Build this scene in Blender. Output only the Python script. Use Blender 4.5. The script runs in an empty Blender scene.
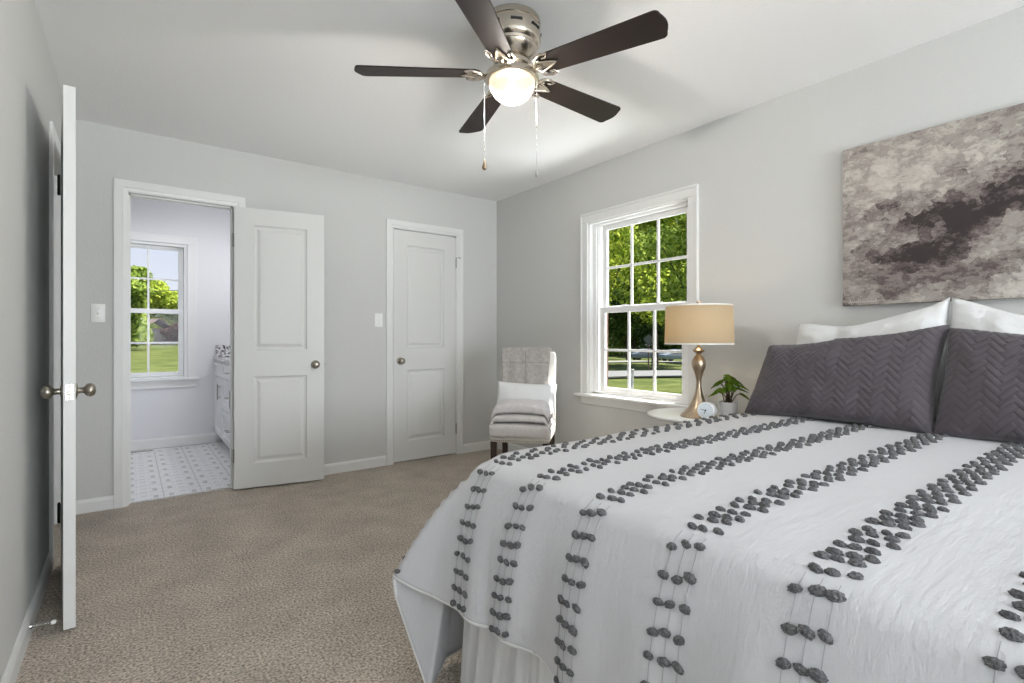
import bpy, bmesh, math, random
from mathutils import Vector, Matrix, noise
R = math.radians
PI = math.pi
sc = bpy.context.scene
C = sc.collection

# ------------------------------------------------------------------ camera
cd = bpy.data.cameras.new('camera')
cam = bpy.data.objects.new('camera', cd)
C.objects.link(cam)
cam.location = (0, 0, 1.0956)
cam.rotation_euler = (R(90), 0, R(-36.858))
cd.sensor_width = 36
cd.sensor_fit = 'HORIZONTAL'
cd.lens = 510.686 / 1024 * 36
cd.shift_y = -3.66 / 1024
cd.clip_start = 0.02
sc.camera = cam

# ------------------------------------------------------------------ world, sun, fill lights, exposure
sc.view_settings.view_transform = 'Standard'
sc.view_settings.look = 'None'
sc.view_settings.gamma = 1
sc.view_settings.use_curve_mapping = False
sc.view_settings.exposure = 0.18
sc.cycles.use_denoising = True
sc.cycles.max_bounces = 8
sc.cycles.diffuse_bounces = 6
sc.cycles.transparent_max_bounces = 16
sc.cycles.sample_clamp_indirect = 6
sc.cycles.caustics_reflective = False
sc.cycles.caustics_refractive = False

w = bpy.data.worlds.new('sky')
sc.world = w
w.use_nodes = True
nt = w.node_tree
nt.nodes.clear()
n_out = nt.nodes.new('ShaderNodeOutputWorld')
n_bg = nt.nodes.new('ShaderNodeBackground')
n_tc = nt.nodes.new('ShaderNodeTexCoord')
n_sep = nt.nodes.new('ShaderNodeSeparateXYZ')
n_rmp = nt.nodes.new('ShaderNodeValToRGB')
nt.links.new(n_tc.outputs['Generated'], n_sep.inputs[0])
nt.links.new(n_sep.outputs['Z'], n_rmp.inputs[0])
n_rmp.color_ramp.elements[0].position = 0.0
n_rmp.color_ramp.elements[0].color = (0.86, 0.88, 0.97, 1)
n_rmp.color_ramp.elements[1].position = 0.7
n_rmp.color_ramp.elements[1].color = (0.42, 0.60, 0.95, 1)
nt.links.new(n_rmp.outputs[0], n_bg.inputs[0])
nt.links.new(n_bg.outputs[0], n_out.inputs[0])
n_bg.inputs[1].default_value = 0.90


def light(name, kind, loc, energy, color=(1, 1, 1), **kw):
    d = bpy.data.lights.new(name, kind)
    d.energy = energy
    d.color = color
    for k, v in kw.items():
        setattr(d, k, v)
    o = bpy.data.objects.new(name, d)
    C.objects.link(o)
    o.location = loc
    return o


def aim(o, d):
    o.rotation_euler = Vector(d).to_track_quat('-Z', 'Y').to_euler()


sun = light('sun', 'SUN', (20, -20, 30), 14.0, (1.0, 0.95, 0.87), angle=R(0.6))
aim(sun, (-0.50, 0.25, -1.08))
# fill lights added outside two unseen openings behind the camera
l = light('rear_fill', 'AREA', (1.25, -3.93, 1.35), 235, (0.88, 0.945, 1.0), shape='RECTANGLE', size=2.1, size_y=1.5)
aim(l, (-0.10, 1, 1.1))
l = light('side_fill', 'AREA', (3.56, -1.55, 1.35), 50, (0.88, 0.945, 1.0), shape='RECTANGLE', size=0.95, size_y=1.4)
aim(l, (-1, 0.35, 0.8))
# added fill panel lying outside, aimed up through the bedroom window
l = light('ground_fill', 'AREA', (4.25, 1.60, -0.52), 270, (0.97, 0.98, 1.0), shape='RECTANGLE', size=2.0, size_y=2.0)
aim(l, (-0.35, 0.25, 1))
# bathroom lights
l = light('bathroom_ceiling_light', 'AREA', (0.40, 5.00, 2.44), 6.5, (0.97, 0.97, 1.0), shape='DISK', size=0.3)
aim(l, (0, 0, -1))
l = light('bathroom_vanity_light', 'AREA', (1.22, 5.45, 1.98), 5.4, (0.96, 0.97, 1.0), shape='RECTANGLE', size=0.6, size_y=0.12)
aim(l, (-0.9, 0.1, -0.45))

# ------------------------------------------------------------------ materials
MATS = {}


def mat(name, col, rough=0.6, metal=0.0, spec=0.5, bump=None, var=None, trans=0.0, sub=None, sheen=0.0, coords='Object'):
    """bump=(scale,strength,distance[,detail]); var=(scale, amount) colour mottling"""
    if name in MATS:
        return MATS[name]
    m = bpy.data.materials.new(name)
    m.use_nodes = True
    t = m.node_tree
    b = t.nodes['Principled BSDF']
    b.inputs['Base Color'].default_value = (*col, 1)
    b.inputs['Roughness'].default_value = rough
    b.inputs['Metallic'].default_value = metal
    b.inputs['Specular IOR Level'].default_value = spec
    if sheen:
        b.inputs['Sheen Weight'].default_value = sheen
    if trans:
        b.inputs['Transmission Weight'].default_value = trans
    tc = t.nodes.new('ShaderNodeTexCoord')
    if bump:
        nz = t.nodes.new('ShaderNodeTexNoise')
        nz.inputs['Scale'].default_value = bump[0]
        nz.inputs['Detail'].default_value = bump[3] if len(bump) > 3 else 3
        t.links.new(tc.outputs[coords], nz.inputs['Vector'])
        bp = t.nodes.new('ShaderNodeBump')
        bp.inputs['Strength'].default_value = bump[1]
        bp.inputs['Distance'].default_value = bump[2]
        t.links.new(nz.outputs[0], bp.inputs['Height'])
        t.links.new(bp.outputs[0], b.inputs['Normal'])
    if var:
        nz = t.nodes.new('ShaderNodeTexNoise')
        nz.inputs['Scale'].default_value = var[0]
        nz.inputs['Detail'].default_value = 4
        t.links.new(tc.outputs[coords], nz.inputs['Vector'])
        mr = t.nodes.new('ShaderNodeMapRange')
        mr.inputs['From Min'].default_value = 0.3
        mr.inputs['From Max'].default_value = 0.7
        mr.inputs['To Min'].default_value = 1 - var[1]
        mr.inputs['To Max'].default_value = 1 + var[1]
        t.links.new(nz.outputs[0], mr.inputs['Value'])
        vm = t.nodes.new('ShaderNodeVectorMath')
        vm.operation = 'SCALE'
        vm.inputs[0].default_value = col
        t.links.new(mr.outputs[0], vm.inputs['Scale'])
        t.links.new(vm.outputs[0], b.inputs['Base Color'])
    MATS[name] = m
    return m


def nd(t, kind, **kw):
    n = t.nodes.new(kind)
    for k, v in kw.items():
        if hasattr(n, k):
            setattr(n, k, v)
    return n


M_wall = mat('wall_paint', (0.60, 0.60, 0.588), 0.85, bump=(95, 0.35, 0.004, 2), spec=0.25)
M_ceil = mat('ceiling_paint', (0.91, 0.91, 0.91), 0.9, bump=(60, 0.3, 0.004, 3), spec=0.2)
M_bathwall = mat('bathroom_paint', (0.75, 0.755, 0.775), 0.8, bump=(95, 0.2, 0.003, 2), spec=0.3)
M_trim = mat('white_trim_paint', (0.76, 0.76, 0.75), 0.38)
M_door = mat('white_door_paint', (0.68, 0.68, 0.665), 0.45)
M_vinyl = mat('white_vinyl', (0.82, 0.82, 0.82), 0.35)
M_plastic = mat('switch_plastic', (0.85, 0.85, 0.83), 0.35)
M_nickel = mat('brushed_nickel', (0.62, 0.56, 0.48), 0.24, 1.0)
M_bronze = mat('aged_pewter', (0.36, 0.33, 0.28), 0.32, 1.0)
M_steel = mat('hinge_steel', (0.40, 0.39, 0.37), 0.4, 1.0)
M_chrome = mat('bright_steel', (0.75, 0.75, 0.74), 0.22, 1.0)
M_dark = mat('near_black', (0.02, 0.02, 0.02), 0.8)
M_cotton = mat('white_cotton', (0.70, 0.70, 0.70), 0.9, bump=(28, 0.5, 0.012, 5), sheen=0.1, spec=0.08)
M_linen = mat('cream_linen', (0.78, 0.76, 0.71), 0.9, bump=(300, 0.3, 0.002), spec=0.15)
M_tuft = mat('charcoal_yarn', (0.145, 0.145, 0.15), 0.95, bump=(260, 1.0, 0.004, 2), var=(200, 0.35), spec=0.1)
M_sham = mat('plum_grey_cotton', (0.083, 0.071, 0.081), 0.75, bump=(400, 0.3, 0.001), sheen=0.25, spec=0.25)
M_skirt = mat('pale_grey_cotton', (0.70, 0.70, 0.71), 0.9, bump=(120, 0.2, 0.002), spec=0.15)
M_throw = mat('taupe_weave', (0.37, 0.345, 0.325), 0.95, bump=(220, 0.6, 0.003), var=(45, 0.14), spec=0.1, sheen=0.2)
M_throw2 = mat('pale_grey_weave', (0.60, 0.57, 0.56), 0.95, bump=(150, 0.5, 0.003), var=(40, 0.08), spec=0.1, sheen=0.2)
M_darkwood = mat('espresso_wood', (0.035, 0.02, 0.016), 0.35)
M_blade = mat('espresso_blade', (0.018, 0.0115, 0.010), 0.5, spec=0.3, bump=(90, 0.1, 0.001))
M_table = mat('white_lacquer', (0.86, 0.86, 0.85), 0.25)
M_bronzelamp = mat('antique_gold_metal', (0.46, 0.36, 0.26), 0.33, 1.0, var=(25, 0.25))
M_ceramic = mat('white_ceramic', (0.8, 0.8, 0.82), 0.3)
M_soil = mat('potting_soil', (0.03, 0.02, 0.015), 0.95, bump=(200, 1, 0.01))
M_stem = mat('plant_stem', (0.10, 0.07, 0.04), 0.6)
M_clock = mat('clock_white', (0.82, 0.84, 0.86), 0.35)
M_clockface = mat('clock_face', (0.72, 0.78, 0.84), 0.4)
M_ink = mat('dark_ink', (0.015, 0.017, 0.02), 0.5)
M_cab = mat('cabinet_white', (0.83, 0.83, 0.84), 0.35)
M_bark = mat('bark', (0.08, 0.06, 0.045), 0.9, bump=(20, 0.8, 0.05))
M_brick = mat('exterior_brick', (0.12, 0.06, 0.04), 0.9, bump=(40, 0.5, 0.01), var=(12, 0.35))
M_asphalt = mat('road_asphalt', (0.14, 0.14, 0.14), 0.9, bump=(30, 0.3, 0.02))
M_glass_car = mat('car_glass', (0.03, 0.035, 0.04), 0.08)
M_tyre = mat('tyre_rubber', (0.02, 0.02, 0.02), 0.8)


def make_granite():
    m = bpy.data.materials.new('speckled_granite')
    m.use_nodes = True
    t = m.node_tree
    b = t.nodes['Principled BSDF']
    tc = nd(t, 'ShaderNodeTexCoord')
    v = nd(t, 'ShaderNodeTexVoronoi')
    v.inputs['Scale'].default_value = 60
    r = nd(t, 'ShaderNodeValToRGB')
    r.color_ramp.interpolation = 'CONSTANT'
    r.color_ramp.elements[0].color = (0.05, 0.05, 0.06, 1)
    r.color_ramp.elements[1].position = 0.28
    r.color_ramp.elements[1].color = (0.35, 0.34, 0.35, 1)
    e = r.color_ramp.elements.new(0.5)
    e.color = (0.72, 0.71, 0.72, 1)
    t.links.new(tc.outputs['Object'], v.inputs['Vector'])
    t.links.new(v.outputs['Color'], r.inputs[0])
    t.links.new(r.outputs[0], b.inputs['Base Color'])
    b.inputs['Roughness'].default_value = 0.2
    return m


M_granite = make_granite()


def make_carpet():
    m = bpy.data.materials.new('beige_carpet')
    m.use_nodes = True
    t = m.node_tree
    b = t.nodes['Principled BSDF']
    tc = nd(t, 'ShaderNodeTexCoord')
    n1 = nd(t, 'ShaderNodeTexNoise')
    n1.inputs['Scale'].default_value = 110
    n1.inputs['Detail'].default_value = 3
    n2 = nd(t, 'ShaderNodeTexNoise')
    n2.inputs['Scale'].default_value = 4.5
    n2.inputs['Detail'].default_value = 3
    v = nd(t, 'ShaderNodeTexVoronoi')
    v.inputs['Scale'].default_value = 150
    r = nd(t, 'ShaderNodeValToRGB')
    r.color_ramp.elements[0].position = 0.30
    r.color_ramp.elements[0].color = (0.17, 0.142, 0.112, 1)
    r.color_ramp.elements[1].position = 0.68
    r.color_ramp.elements[1].color = (0.78, 0.68, 0.57, 1)
    mx = nd(t, 'ShaderNodeMix', data_type='RGBA', blend_type='MULTIPLY')
    mx.inputs['Factor'].default_value = 1
    r2 = nd(t, 'ShaderNodeValToRGB')
    r2.color_ramp.elements[0].position = 0.3
    r2.color_ramp.elements[0].color = (0.82, 0.82, 0.82, 1)
    r2.color_ramp.elements[1].position = 0.7
    r2.color_ramp.elements[1].color = (1.1, 1.1, 1.1, 1)
    for n in (n1, n2, v):
        t.links.new(tc.outputs['Object'], n.inputs['Vector'])
    t.links.new(n1.outputs[0], r.inputs[0])
    t.links.new(n2.outputs[0], r2.inputs[0])
    t.links.new(r.outputs[0], mx.inputs[6])
    t.links.new(r2.outputs[0], mx.inputs[7])
    t.links.new(mx.outputs[2], b.inputs['Base Color'])
    ad = nd(t, 'ShaderNodeMath', operation='SUBTRACT')
    t.links.new(n1.outputs[0], ad.inputs[0])
    ml = nd(t, 'ShaderNodeMath', operation='MULTIPLY')
    ml.inputs[1].default_value = 0.5
    t.links.new(v.outputs['Distance'], ml.inputs[0])
    t.links.new(ml.outputs[0], ad.inputs[1])
    bp = nd(t, 'ShaderNodeBump')
    bp.inputs['Strength'].default_value = 0.9
    bp.inputs['Distance'].default_value = 0.012
    t.links.new(ad.outputs[0], bp.inputs['Height'])
    t.links.new(bp.outputs[0], b.inputs['Normal'])
    b.inputs['Roughness'].default_value = 1
    b.inputs['Specular IOR Level'].default_value = 0.05
    b.inputs['Sheen Weight'].default_value = 0.2
    return m


M_carpet = make_carpet()


def math_chain(t, op, a, bval=None):
    n = nd(t, 'ShaderNodeMath', operation=op)
    if hasattr(a, 'is_linked'):
        t.links.new(a, n.inputs[0])
    else:
        n.inputs[0].default_value = a
    if bval is not None:
        if hasattr(bval, 'is_linked'):
            t.links.new(bval, n.inputs[1])
        else:
            n.inputs[1].default_value = bval
    return n.outputs[0]


def make_bathtile():
    """pale vinyl tile: 0.225 m tiles, fine grout lines, rows of small grey-green motifs"""
    m = bpy.data.materials.new('patterned_tile')
    m.use_nodes = True
    t = m.node_tree
    b = t.nodes['Principled BSDF']
    tc = nd(t, 'ShaderNodeTexCoord')
    sp = nd(t, 'ShaderNodeSeparateXYZ')
    t.links.new(tc.outputs['Object'], sp.inputs[0])
    T = 0.2245

    def tri(axis, period, off=0.0):
        a = math_chain(t, 'ADD', sp.outputs[axis], off)
        a = math_chain(t, 'DIVIDE', a, period)
        a = math_chain(t, 'FRACT', a)
        a = math_chain(t, 'SUBTRACT', a, 0.5)
        return math_chain(t, 'ABSOLUTE', a)
    gx = math_chain(t, 'GREATER_THAN', tri(0, T, 0.03), 0.485)
    gy = math_chain(t, 'GREATER_THAN', tri(1, T, 0.06), 0.488)
    line = math_chain(t, 'MAXIMUM', gx, gy)
    # motif: two columns of dots per tile, fine dashes between them
    fx = tri(0, T, 0.03)
    col = math_chain(t, 'LESS_THAN', math_chain(t, 'ABSOLUTE', math_chain(t, 'SUBTRACT', fx, 0.30)), 0.065)
    dots = math_chain(t, 'MULTIPLY', col, math_chain(t, 'LESS_THAN', tri(1, T * 0.95, 0.06), 0.20))
    dash = math_chain(t, 'MULTIPLY', math_chain(t, 'LESS_THAN', fx, 0.20),
                      math_chain(t, 'MULTIPLY', math_chain(t, 'LESS_THAN', tri(1, T * 0.475, 0.06), 0.17), math_chain(t, 'GREATER_THAN', tri(0, T / 4, 0.03), 0.14)))
    edge = math_chain(t, 'MULTIPLY', math_chain(t, 'GREATER_THAN', fx, 0.40), math_chain(t, 'LESS_THAN', tri(1, T * 0.475, 0.11), 0.12))
    nz = nd(t, 'ShaderNodeTexNoise')
    nz.inputs['Scale'].default_value = 16
    t.links.new(tc.outputs['Object'], nz.inputs['Vector'])
    mot = math_chain(t, 'MAXIMUM', dots, math_chain(t, 'MAXIMUM', math_chain(t, 'MULTIPLY', dash, 0.55), math_chain(t, 'MULTIPLY', edge, 0.30)))
    mot = math_chain(t, 'MULTIPLY', mot, math_chain(t, 'MULTIPLY', nz.outputs[0], 1.5))
    m1 = nd(t, 'ShaderNodeMix', data_type='RGBA')
    m1.inputs[6].default_value = (0.80, 0.79, 0.80, 1)
    m1.inputs[7].default_value = (0.44, 0.44, 0.40, 1)
    t.links.new(mot, m1.inputs[0])
    m2 = nd(t, 'ShaderNodeMix', data_type='RGBA')
    m2.inputs[7].default_value = (0.50, 0.50, 0.47, 1)
    t.links.new(line, m2.inputs[0])
    t.links.new(m1.outputs[2], m2.inputs[6])
    t.links.new(m2.outputs[2], b.inputs['Base Color'])
    b.inputs['Roughness'].default_value = 0.35
    return m


M_bathtile = make_bathtile()


def make_glass():
    m = bpy.data.materials.new('window_glass')
    m.use_nodes = True
    t = m.node_tree
    t.nodes.clear()
    o = nd(t, 'ShaderNodeOutputMaterial')
    tr = nd(t, 'ShaderNodeBsdfTransparent')
    tr.inputs[0].default_value = (0.96, 0.97, 0.97, 1)
    gl = nd(t, 'ShaderNodeBsdfGlossy')
    gl.inputs['Roughness'].default_value = 0.02
    mx = nd(t, 'ShaderNodeMixShader')
    mx.inputs[0].default_value = 0.003
    t.links.new(tr.outputs[0], mx.inputs[1])
    t.links.new(gl.outputs[0], mx.inputs[2])
    t.links.new(mx.outputs[0], o.inputs[0])
    return m


M_glass = make_glass()


def make_emit(name, col, strength):
    m = bpy.data.materials.new(name)
    m.use_nodes = True
    b = m.node_tree.nodes['Principled BSDF']
    b.inputs['Base Color'].default_value = (0.9, 0.87, 0.8, 1)
    b.inputs['Roughness'].default_value = 0.4
    b.inputs['Emission Color'].default_value = (*col, 1)
    b.inputs['Emission Strength'].default_value = strength
    return m


M_fanbulb = make_emit('lit_fan_bulb', (1.0, 0.90, 0.80), 40)


def make_globe():
    m = bpy.data.materials.new('frosted_glass')
    m.use_nodes = True
    t = m.node_tree
    t.nodes.clear()
    o = nd(t, 'ShaderNodeOutputMaterial')
    d = nd(t, 'ShaderNodeBsdfDiffuse')
    d.inputs[0].default_value = (0.9, 0.87, 0.82, 1)
    tr = nd(t, 'ShaderNodeBsdfTranslucent')
    tr.inputs[0].default_value = (0.020, 0.0175, 0.014, 1)
    mx = nd(t, 'ShaderNodeMixShader')
    mx.inputs[0].default_value = 0.6
    t.links.new(d.outputs[0], mx.inputs[1])
    t.links.new(tr.outputs[0], mx.inputs[2])
    tp = nd(t, 'ShaderNodeBsdfTransparent')
    tp.inputs[0].default_value = (1.0, 0.95, 0.88, 1)
    m2 = nd(t, 'ShaderNodeMixShader')
    m2.inputs[0].default_value = 0.24
    t.links.new(mx.outputs[0], m2.inputs[1])
    t.links.new(tp.outputs[0], m2.inputs[2])
    t.links.new(m2.outputs[0], o.inputs[0])
    return m


M_globe = make_globe()
M_bulb = make_emit('lit_bulb', (1.0, 0.76, 0.47), 16)


def make_shade():
    m = bpy.data.materials.new('linen_lamp_shade')
    m.use_nodes = True
    t = m.node_tree
    t.nodes.clear()
    o = nd(t, 'ShaderNodeOutputMaterial')
    d = nd(t, 'ShaderNodeBsdfDiffuse')
    d.inputs[0].default_value = (0.60, 0.545, 0.44, 1)
    tr = nd(t, 'ShaderNodeBsdfTranslucent')
    tr.inputs[0].default_value = (0.68, 0.60, 0.45, 1)
    mx = nd(t, 'ShaderNodeMixShader')
    mx.inputs[0].default_value = 0.60
    t.links.new(d.outputs[0], mx.inputs[1])
    t.links.new(tr.outputs[0], mx.inputs[2])
    t.links.new(mx.outputs[0], o.inputs[0])
    tc = nd(t, 'ShaderNodeTexCoord')
    nz = nd(t, 'ShaderNodeTexNoise')
    nz.inputs['Scale'].default_value = 350
    t.links.new(tc.outputs['Object'], nz.inputs['Vector'])
    bp = nd(t, 'ShaderNodeBump')
    bp.inputs['Strength'].default_value = 0.3
    bp.inputs['Distance'].default_value = 0.001
    t.links.new(nz.outputs[0], bp.inputs['Height'])
    t.links.new(bp.outputs[0], d.inputs['Normal'])
    return m


M_shade = make_shade()


def make_leaf(name, c1, c2, transl=0.35):
    m = bpy.data.materials.new(name)
    m.use_nodes = True
    t = m.node_tree
    t.nodes.clear()
    o = nd(t, 'ShaderNodeOutputMaterial')
    g = nd(t, 'ShaderNodeNewGeometry')
    r = nd(t, 'ShaderNodeValToRGB')
    r.color_ramp.elements[0].color = (*c1, 1)
    r.color_ramp.elements[1].color = (*c2, 1)
    t.links.new(g.outputs['Random Per Island'], r.inputs[0])
    d = nd(t, 'ShaderNodeBsdfDiffuse')
    tr = nd(t, 'ShaderNodeBsdfTranslucent')
    t.links.new(r.outputs[0], d.inputs[0])
    t.links.new(r.outputs[0], tr.inputs[0])
    mx = nd(t, 'ShaderNodeMixShader')
    mx.inputs[0].default_value = transl
    t.links.new(d.outputs[0], mx.inputs[1])
    t.links.new(tr.outputs[0], mx.inputs[2])
    t.links.new(mx.outputs[0], o.inputs[0])
    return m


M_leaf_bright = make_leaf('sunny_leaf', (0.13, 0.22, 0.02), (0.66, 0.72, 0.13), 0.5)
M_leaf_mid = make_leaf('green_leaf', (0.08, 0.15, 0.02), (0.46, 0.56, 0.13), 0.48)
M_leaf_dark = make_leaf('shady_leaf', (0.020, 0.045, 0.010), (0.11, 0.17, 0.045), 0.38)  # darker copy: shade under the trees is put into the leaf colour
M_monstera = make_leaf('houseplant_leaf', (0.035, 0.085, 0.010), (0.15, 0.23, 0.03), 0.2)
M_flower = make_leaf('rosy_leaf', (0.08, 0.04, 0.035), (0.15, 0.09, 0.075), 0.3)


def make_grass():
    m = bpy.data.materials.new('lawn_grass')
    m.use_nodes = True
    t = m.node_tree
    b = t.nodes['Principled BSDF']
    tc = nd(t, 'ShaderNodeTexCoord')
    n1 = nd(t, 'ShaderNodeTexNoise')
    n1.inputs['Scale'].default_value = 0.9
    n1.inputs['Detail'].default_value = 8
    n1.inputs['Roughness'].default_value = 0.7
    r = nd(t, 'ShaderNodeValToRGB')
    r.color_ramp.elements[0].position = 0.32
    r.color_ramp.elements[0].color = (0.030, 0.048, 0.009, 1)
    r.color_ramp.elements[1].position = 0.7
    r.color_ramp.elements[1].color = (0.125, 0.140, 0.045, 1)
    t.links.new(tc.outputs['Object'], n1.inputs['Vector'])
    t.links.new(n1.outputs[0], r.inputs[0])
    t.links.new(r.outputs[0], b.inputs['Base Color'])
    b.inputs['Roughness'].default_value = 0.95
    b.inputs['Specular IOR Level'].default_value = 0.1
    return m


M_grass = make_grass()


def make_painting():
    """abstract brush-work in cream, taupe and dark umber (object space: y along the canvas, z up)"""
    m = bpy.data.materials.new('abstract_paint')
    m.use_nodes = True
    t = m.node_tree
    b = t.nodes['Principled BSDF']
    tc = nd(t, 'ShaderNodeTexCoord')
    sp = nd(t, 'ShaderNodeSeparateXYZ')
    t.links.new(tc.outputs['Object'], sp.inputs[0])

    def nz(scale, detail, rough, dist=0.0, stretch=(1, 1, 1)):
        mp = nd(t, 'ShaderNodeMapping')
        mp.inputs['Scale'].default_value = stretch
        t.links.new(tc.outputs['Object'], mp.inputs[0])
        n = nd(t, 'ShaderNodeTexNoise')
        n.inputs['Scale'].default_value = scale
        n.inputs['Detail'].default_value = detail
        n.inputs['Roughness'].default_value = rough
        n.inputs['Distortion'].default_value = dist
        t.links.new(mp.outputs[0], n.inputs['Vector'])
        return n.outputs[0]

    PX = {}

    def blob(y, z, sy, sz):
        a = math_chain(t, 'DIVIDE', math_chain(t, 'SUBTRACT', PX['y'], y), sy)
        c = math_chain(t, 'DIVIDE', math_chain(t, 'SUBTRACT', PX['z'], z), sz)
        a = math_chain(t, 'MULTIPLY', a, a)
        c = math_chain(t, 'MULTIPLY', c, c)
        s_ = math_chain(t, 'MULTIPLY', math_chain(t, 'ADD', a, c), -1.0)
        return math_chain(t, 'EXPONENT', s_)
    brush = nz(8.5, 10, 0.70, 0.25, (1, 0.8, 1.35))
    fine = nz(42, 8, 0.78, 0.4, (1, 0.75, 1.3))
    big = nz(2.6, 3, 0.5, 0.2, (1, 1, 1.2))
    mp = nd(t, 'ShaderNodeMapping')
    mp.inputs['Scale'].default_value = (1, 0.75, 1.15)
    va = nd(t, 'ShaderNodeVectorMath', operation='ADD')
    nzc = nd(t, 'ShaderNodeTexNoise')
    nzc.inputs['Scale'].default_value = 22
    nzc.inputs['Detail'].default_value = 6
    t.links.new(tc.outputs['Object'], nzc.inputs['Vector'])
    vs = nd(t, 'ShaderNodeVectorMath', operation='SCALE')
    vs.inputs['Scale'].default_value = 0.075
    t.links.new(nzc.outputs['Color'], vs.inputs[0])
    t.links.new(tc.outputs['Object'], va.inputs[0])
    t.links.new(vs.outputs[0], va.inputs[1])
    t.links.new(va.outputs[0], mp.inputs[0])

    def dabs(scale):
        vo = nd(t, 'ShaderNodeTexVoronoi', distance='CHEBYCHEV')
        vo.inputs['Scale'].default_value = scale
        vo.inputs['Randomness'].default_value = 0.9
        t.links.new(mp.outputs[0], vo.inputs['Vector'])
        sx = nd(t, 'ShaderNodeSeparateXYZ')
        t.links.new(vo.outputs['Color'], sx.inputs[0])
        ps = nd(t, 'ShaderNodeSeparateXYZ')
        t.links.new(vo.outputs['Position'], ps.inputs[0])
        return sx.outputs[0], math_chain(t, 'DIVIDE', ps.outputs[1], 0.75), math_chain(t, 'DIVIDE', ps.outputs[2], 1.15)
    d1_, y1_, z1_ = dabs(13)
    d2_, y2_, z2_ = dabs(30)
    PX['y'] = math_chain(t, 'ADD', math_chain(t, 'MULTIPLY', y1_, 0.6), math_chain(t, 'MULTIPLY', y2_, 0.4))
    PX['z'] = math_chain(t, 'ADD', math_chain(t, 'MULTIPLY', z1_, 0.6), math_chain(t, 'MULTIPLY', z2_, 0.4))
    # canvas centre is (0,0); +y is the picture's left
    def total(lst):
        acc = None
        for (y, z, sy, sz, k) in lst:
            q = math_chain(t, 'MULTIPLY', blob(y, z, sy, sz), k)
            acc = q if acc is None else math_chain(t, 'ADD', acc, q)
        return acc
    dark = total([(0.23, 0.01, 0.17, 0.10, 1.0), (0.30, 0.03, 0.08, 0.05, 0.4), (0.38, -0.13, 0.12, 0.05, 0.85), (0.04, 0.14, 0.10, 0.09, 0.62), (0.577, -0.05, 0.03, 0.05, 0.6), (0.51, 0.10, 0.045, 0.03, 0.65),
                  (-0.02, 0.05, 0.06, 0.025, 0.7), (0.25, -0.20, 0.07, 0.07, 0.5), (0.47, -0.27, 0.12, 0.06, 0.3), (0.24, 0.20, 0.03, 0.04, 0.55), (0.12, -0.24, 0.05, 0.05, 0.45), (-0.33, 0.05, 0.2, 0.1, 0.8), (-0.45, -0.15, 0.12, 0.06, 0.6)])
    light_ = total([(0.45, 0.27, 0.26, 0.16, 1.25), (0.05, -0.30, 0.13, 0.07, 0.9), (0.33, -0.335, 0.10, 0.03, 0.8), (0.14, 0.25, 0.10, 0.07, 0.8), (0.08, -0.06, 0.08, 0.09, 0.55), (0.29, -0.035, 0.03, 0.035, 0.9), (0.40, -0.05, 0.05, 0.02, 0.7), (0.56, 0.0, 0.05, 0.02, 0.6), (-0.3, -0.28, 0.2, 0.1, 0.8)])

    def add(v, src, k):
        return math_chain(t, 'ADD', v, math_chain(t, 'MULTIPLY', math_chain(t, 'SUBTRACT', src, 0.5), k))
    v = math_chain(t, 'ADD', math_chain(t, 'MULTIPLY', math_chain(t, 'SUBTRACT', brush, 0.5), 0.95), 0.46)
    v = add(v, fine, 0.75)
    v = add(v, d1_, 0.16)
    v = add(v, d2_, 0.20)
    v = math_chain(t, 'SUBTRACT', v, math_chain(t, 'MULTIPLY', dark, 0.50))
    v = math_chain(t, 'ADD', v, math_chain(t, 'MULTIPLY', light_, 0.24))
    r = nd(t, 'ShaderNodeValToRGB')
    cr = r.color_ramp
    cr.elements[0].position = 0.06
    cr.elements[0].color = (0.028, 0.019, 0.018, 1)
    cr.elements[1].position = 0.92
    cr.elements[1].color = (0.56, 0.52, 0.47, 1)
    for p, c in ((0.15, (0.048, 0.034, 0.033)), (0.18, (0.088, 0.066, 0.063)), (0.29, (0.118, 0.092, 0.088)), (0.32, (0.185, 0.155, 0.145)), (0.45, (0.225, 0.192, 0.178)),
                 (0.48, (0.30, 0.265, 0.24)), (0.62, (0.34, 0.305, 0.275)), (0.66, (0.43, 0.39, 0.35))):
        e = cr.elements.new(p)
        e.color = (*c, 1)
    t.links.new(v, r.inputs[0])
    t.links.new(r.outputs[0], b.inputs['Base Color'])
    bp = nd(t, 'ShaderNodeBump')
    bp.inputs['Strength'].default_value = 0.5
    bp.inputs['Distance'].default_value = 0.004
    t.links.new(fine, bp.inputs['Height'])
    t.links.new(bp.outputs[0], b.inputs['Normal'])
    b.inputs['Roughness'].default_value = 0.6
    return m


M_paint = make_painting()


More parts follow.
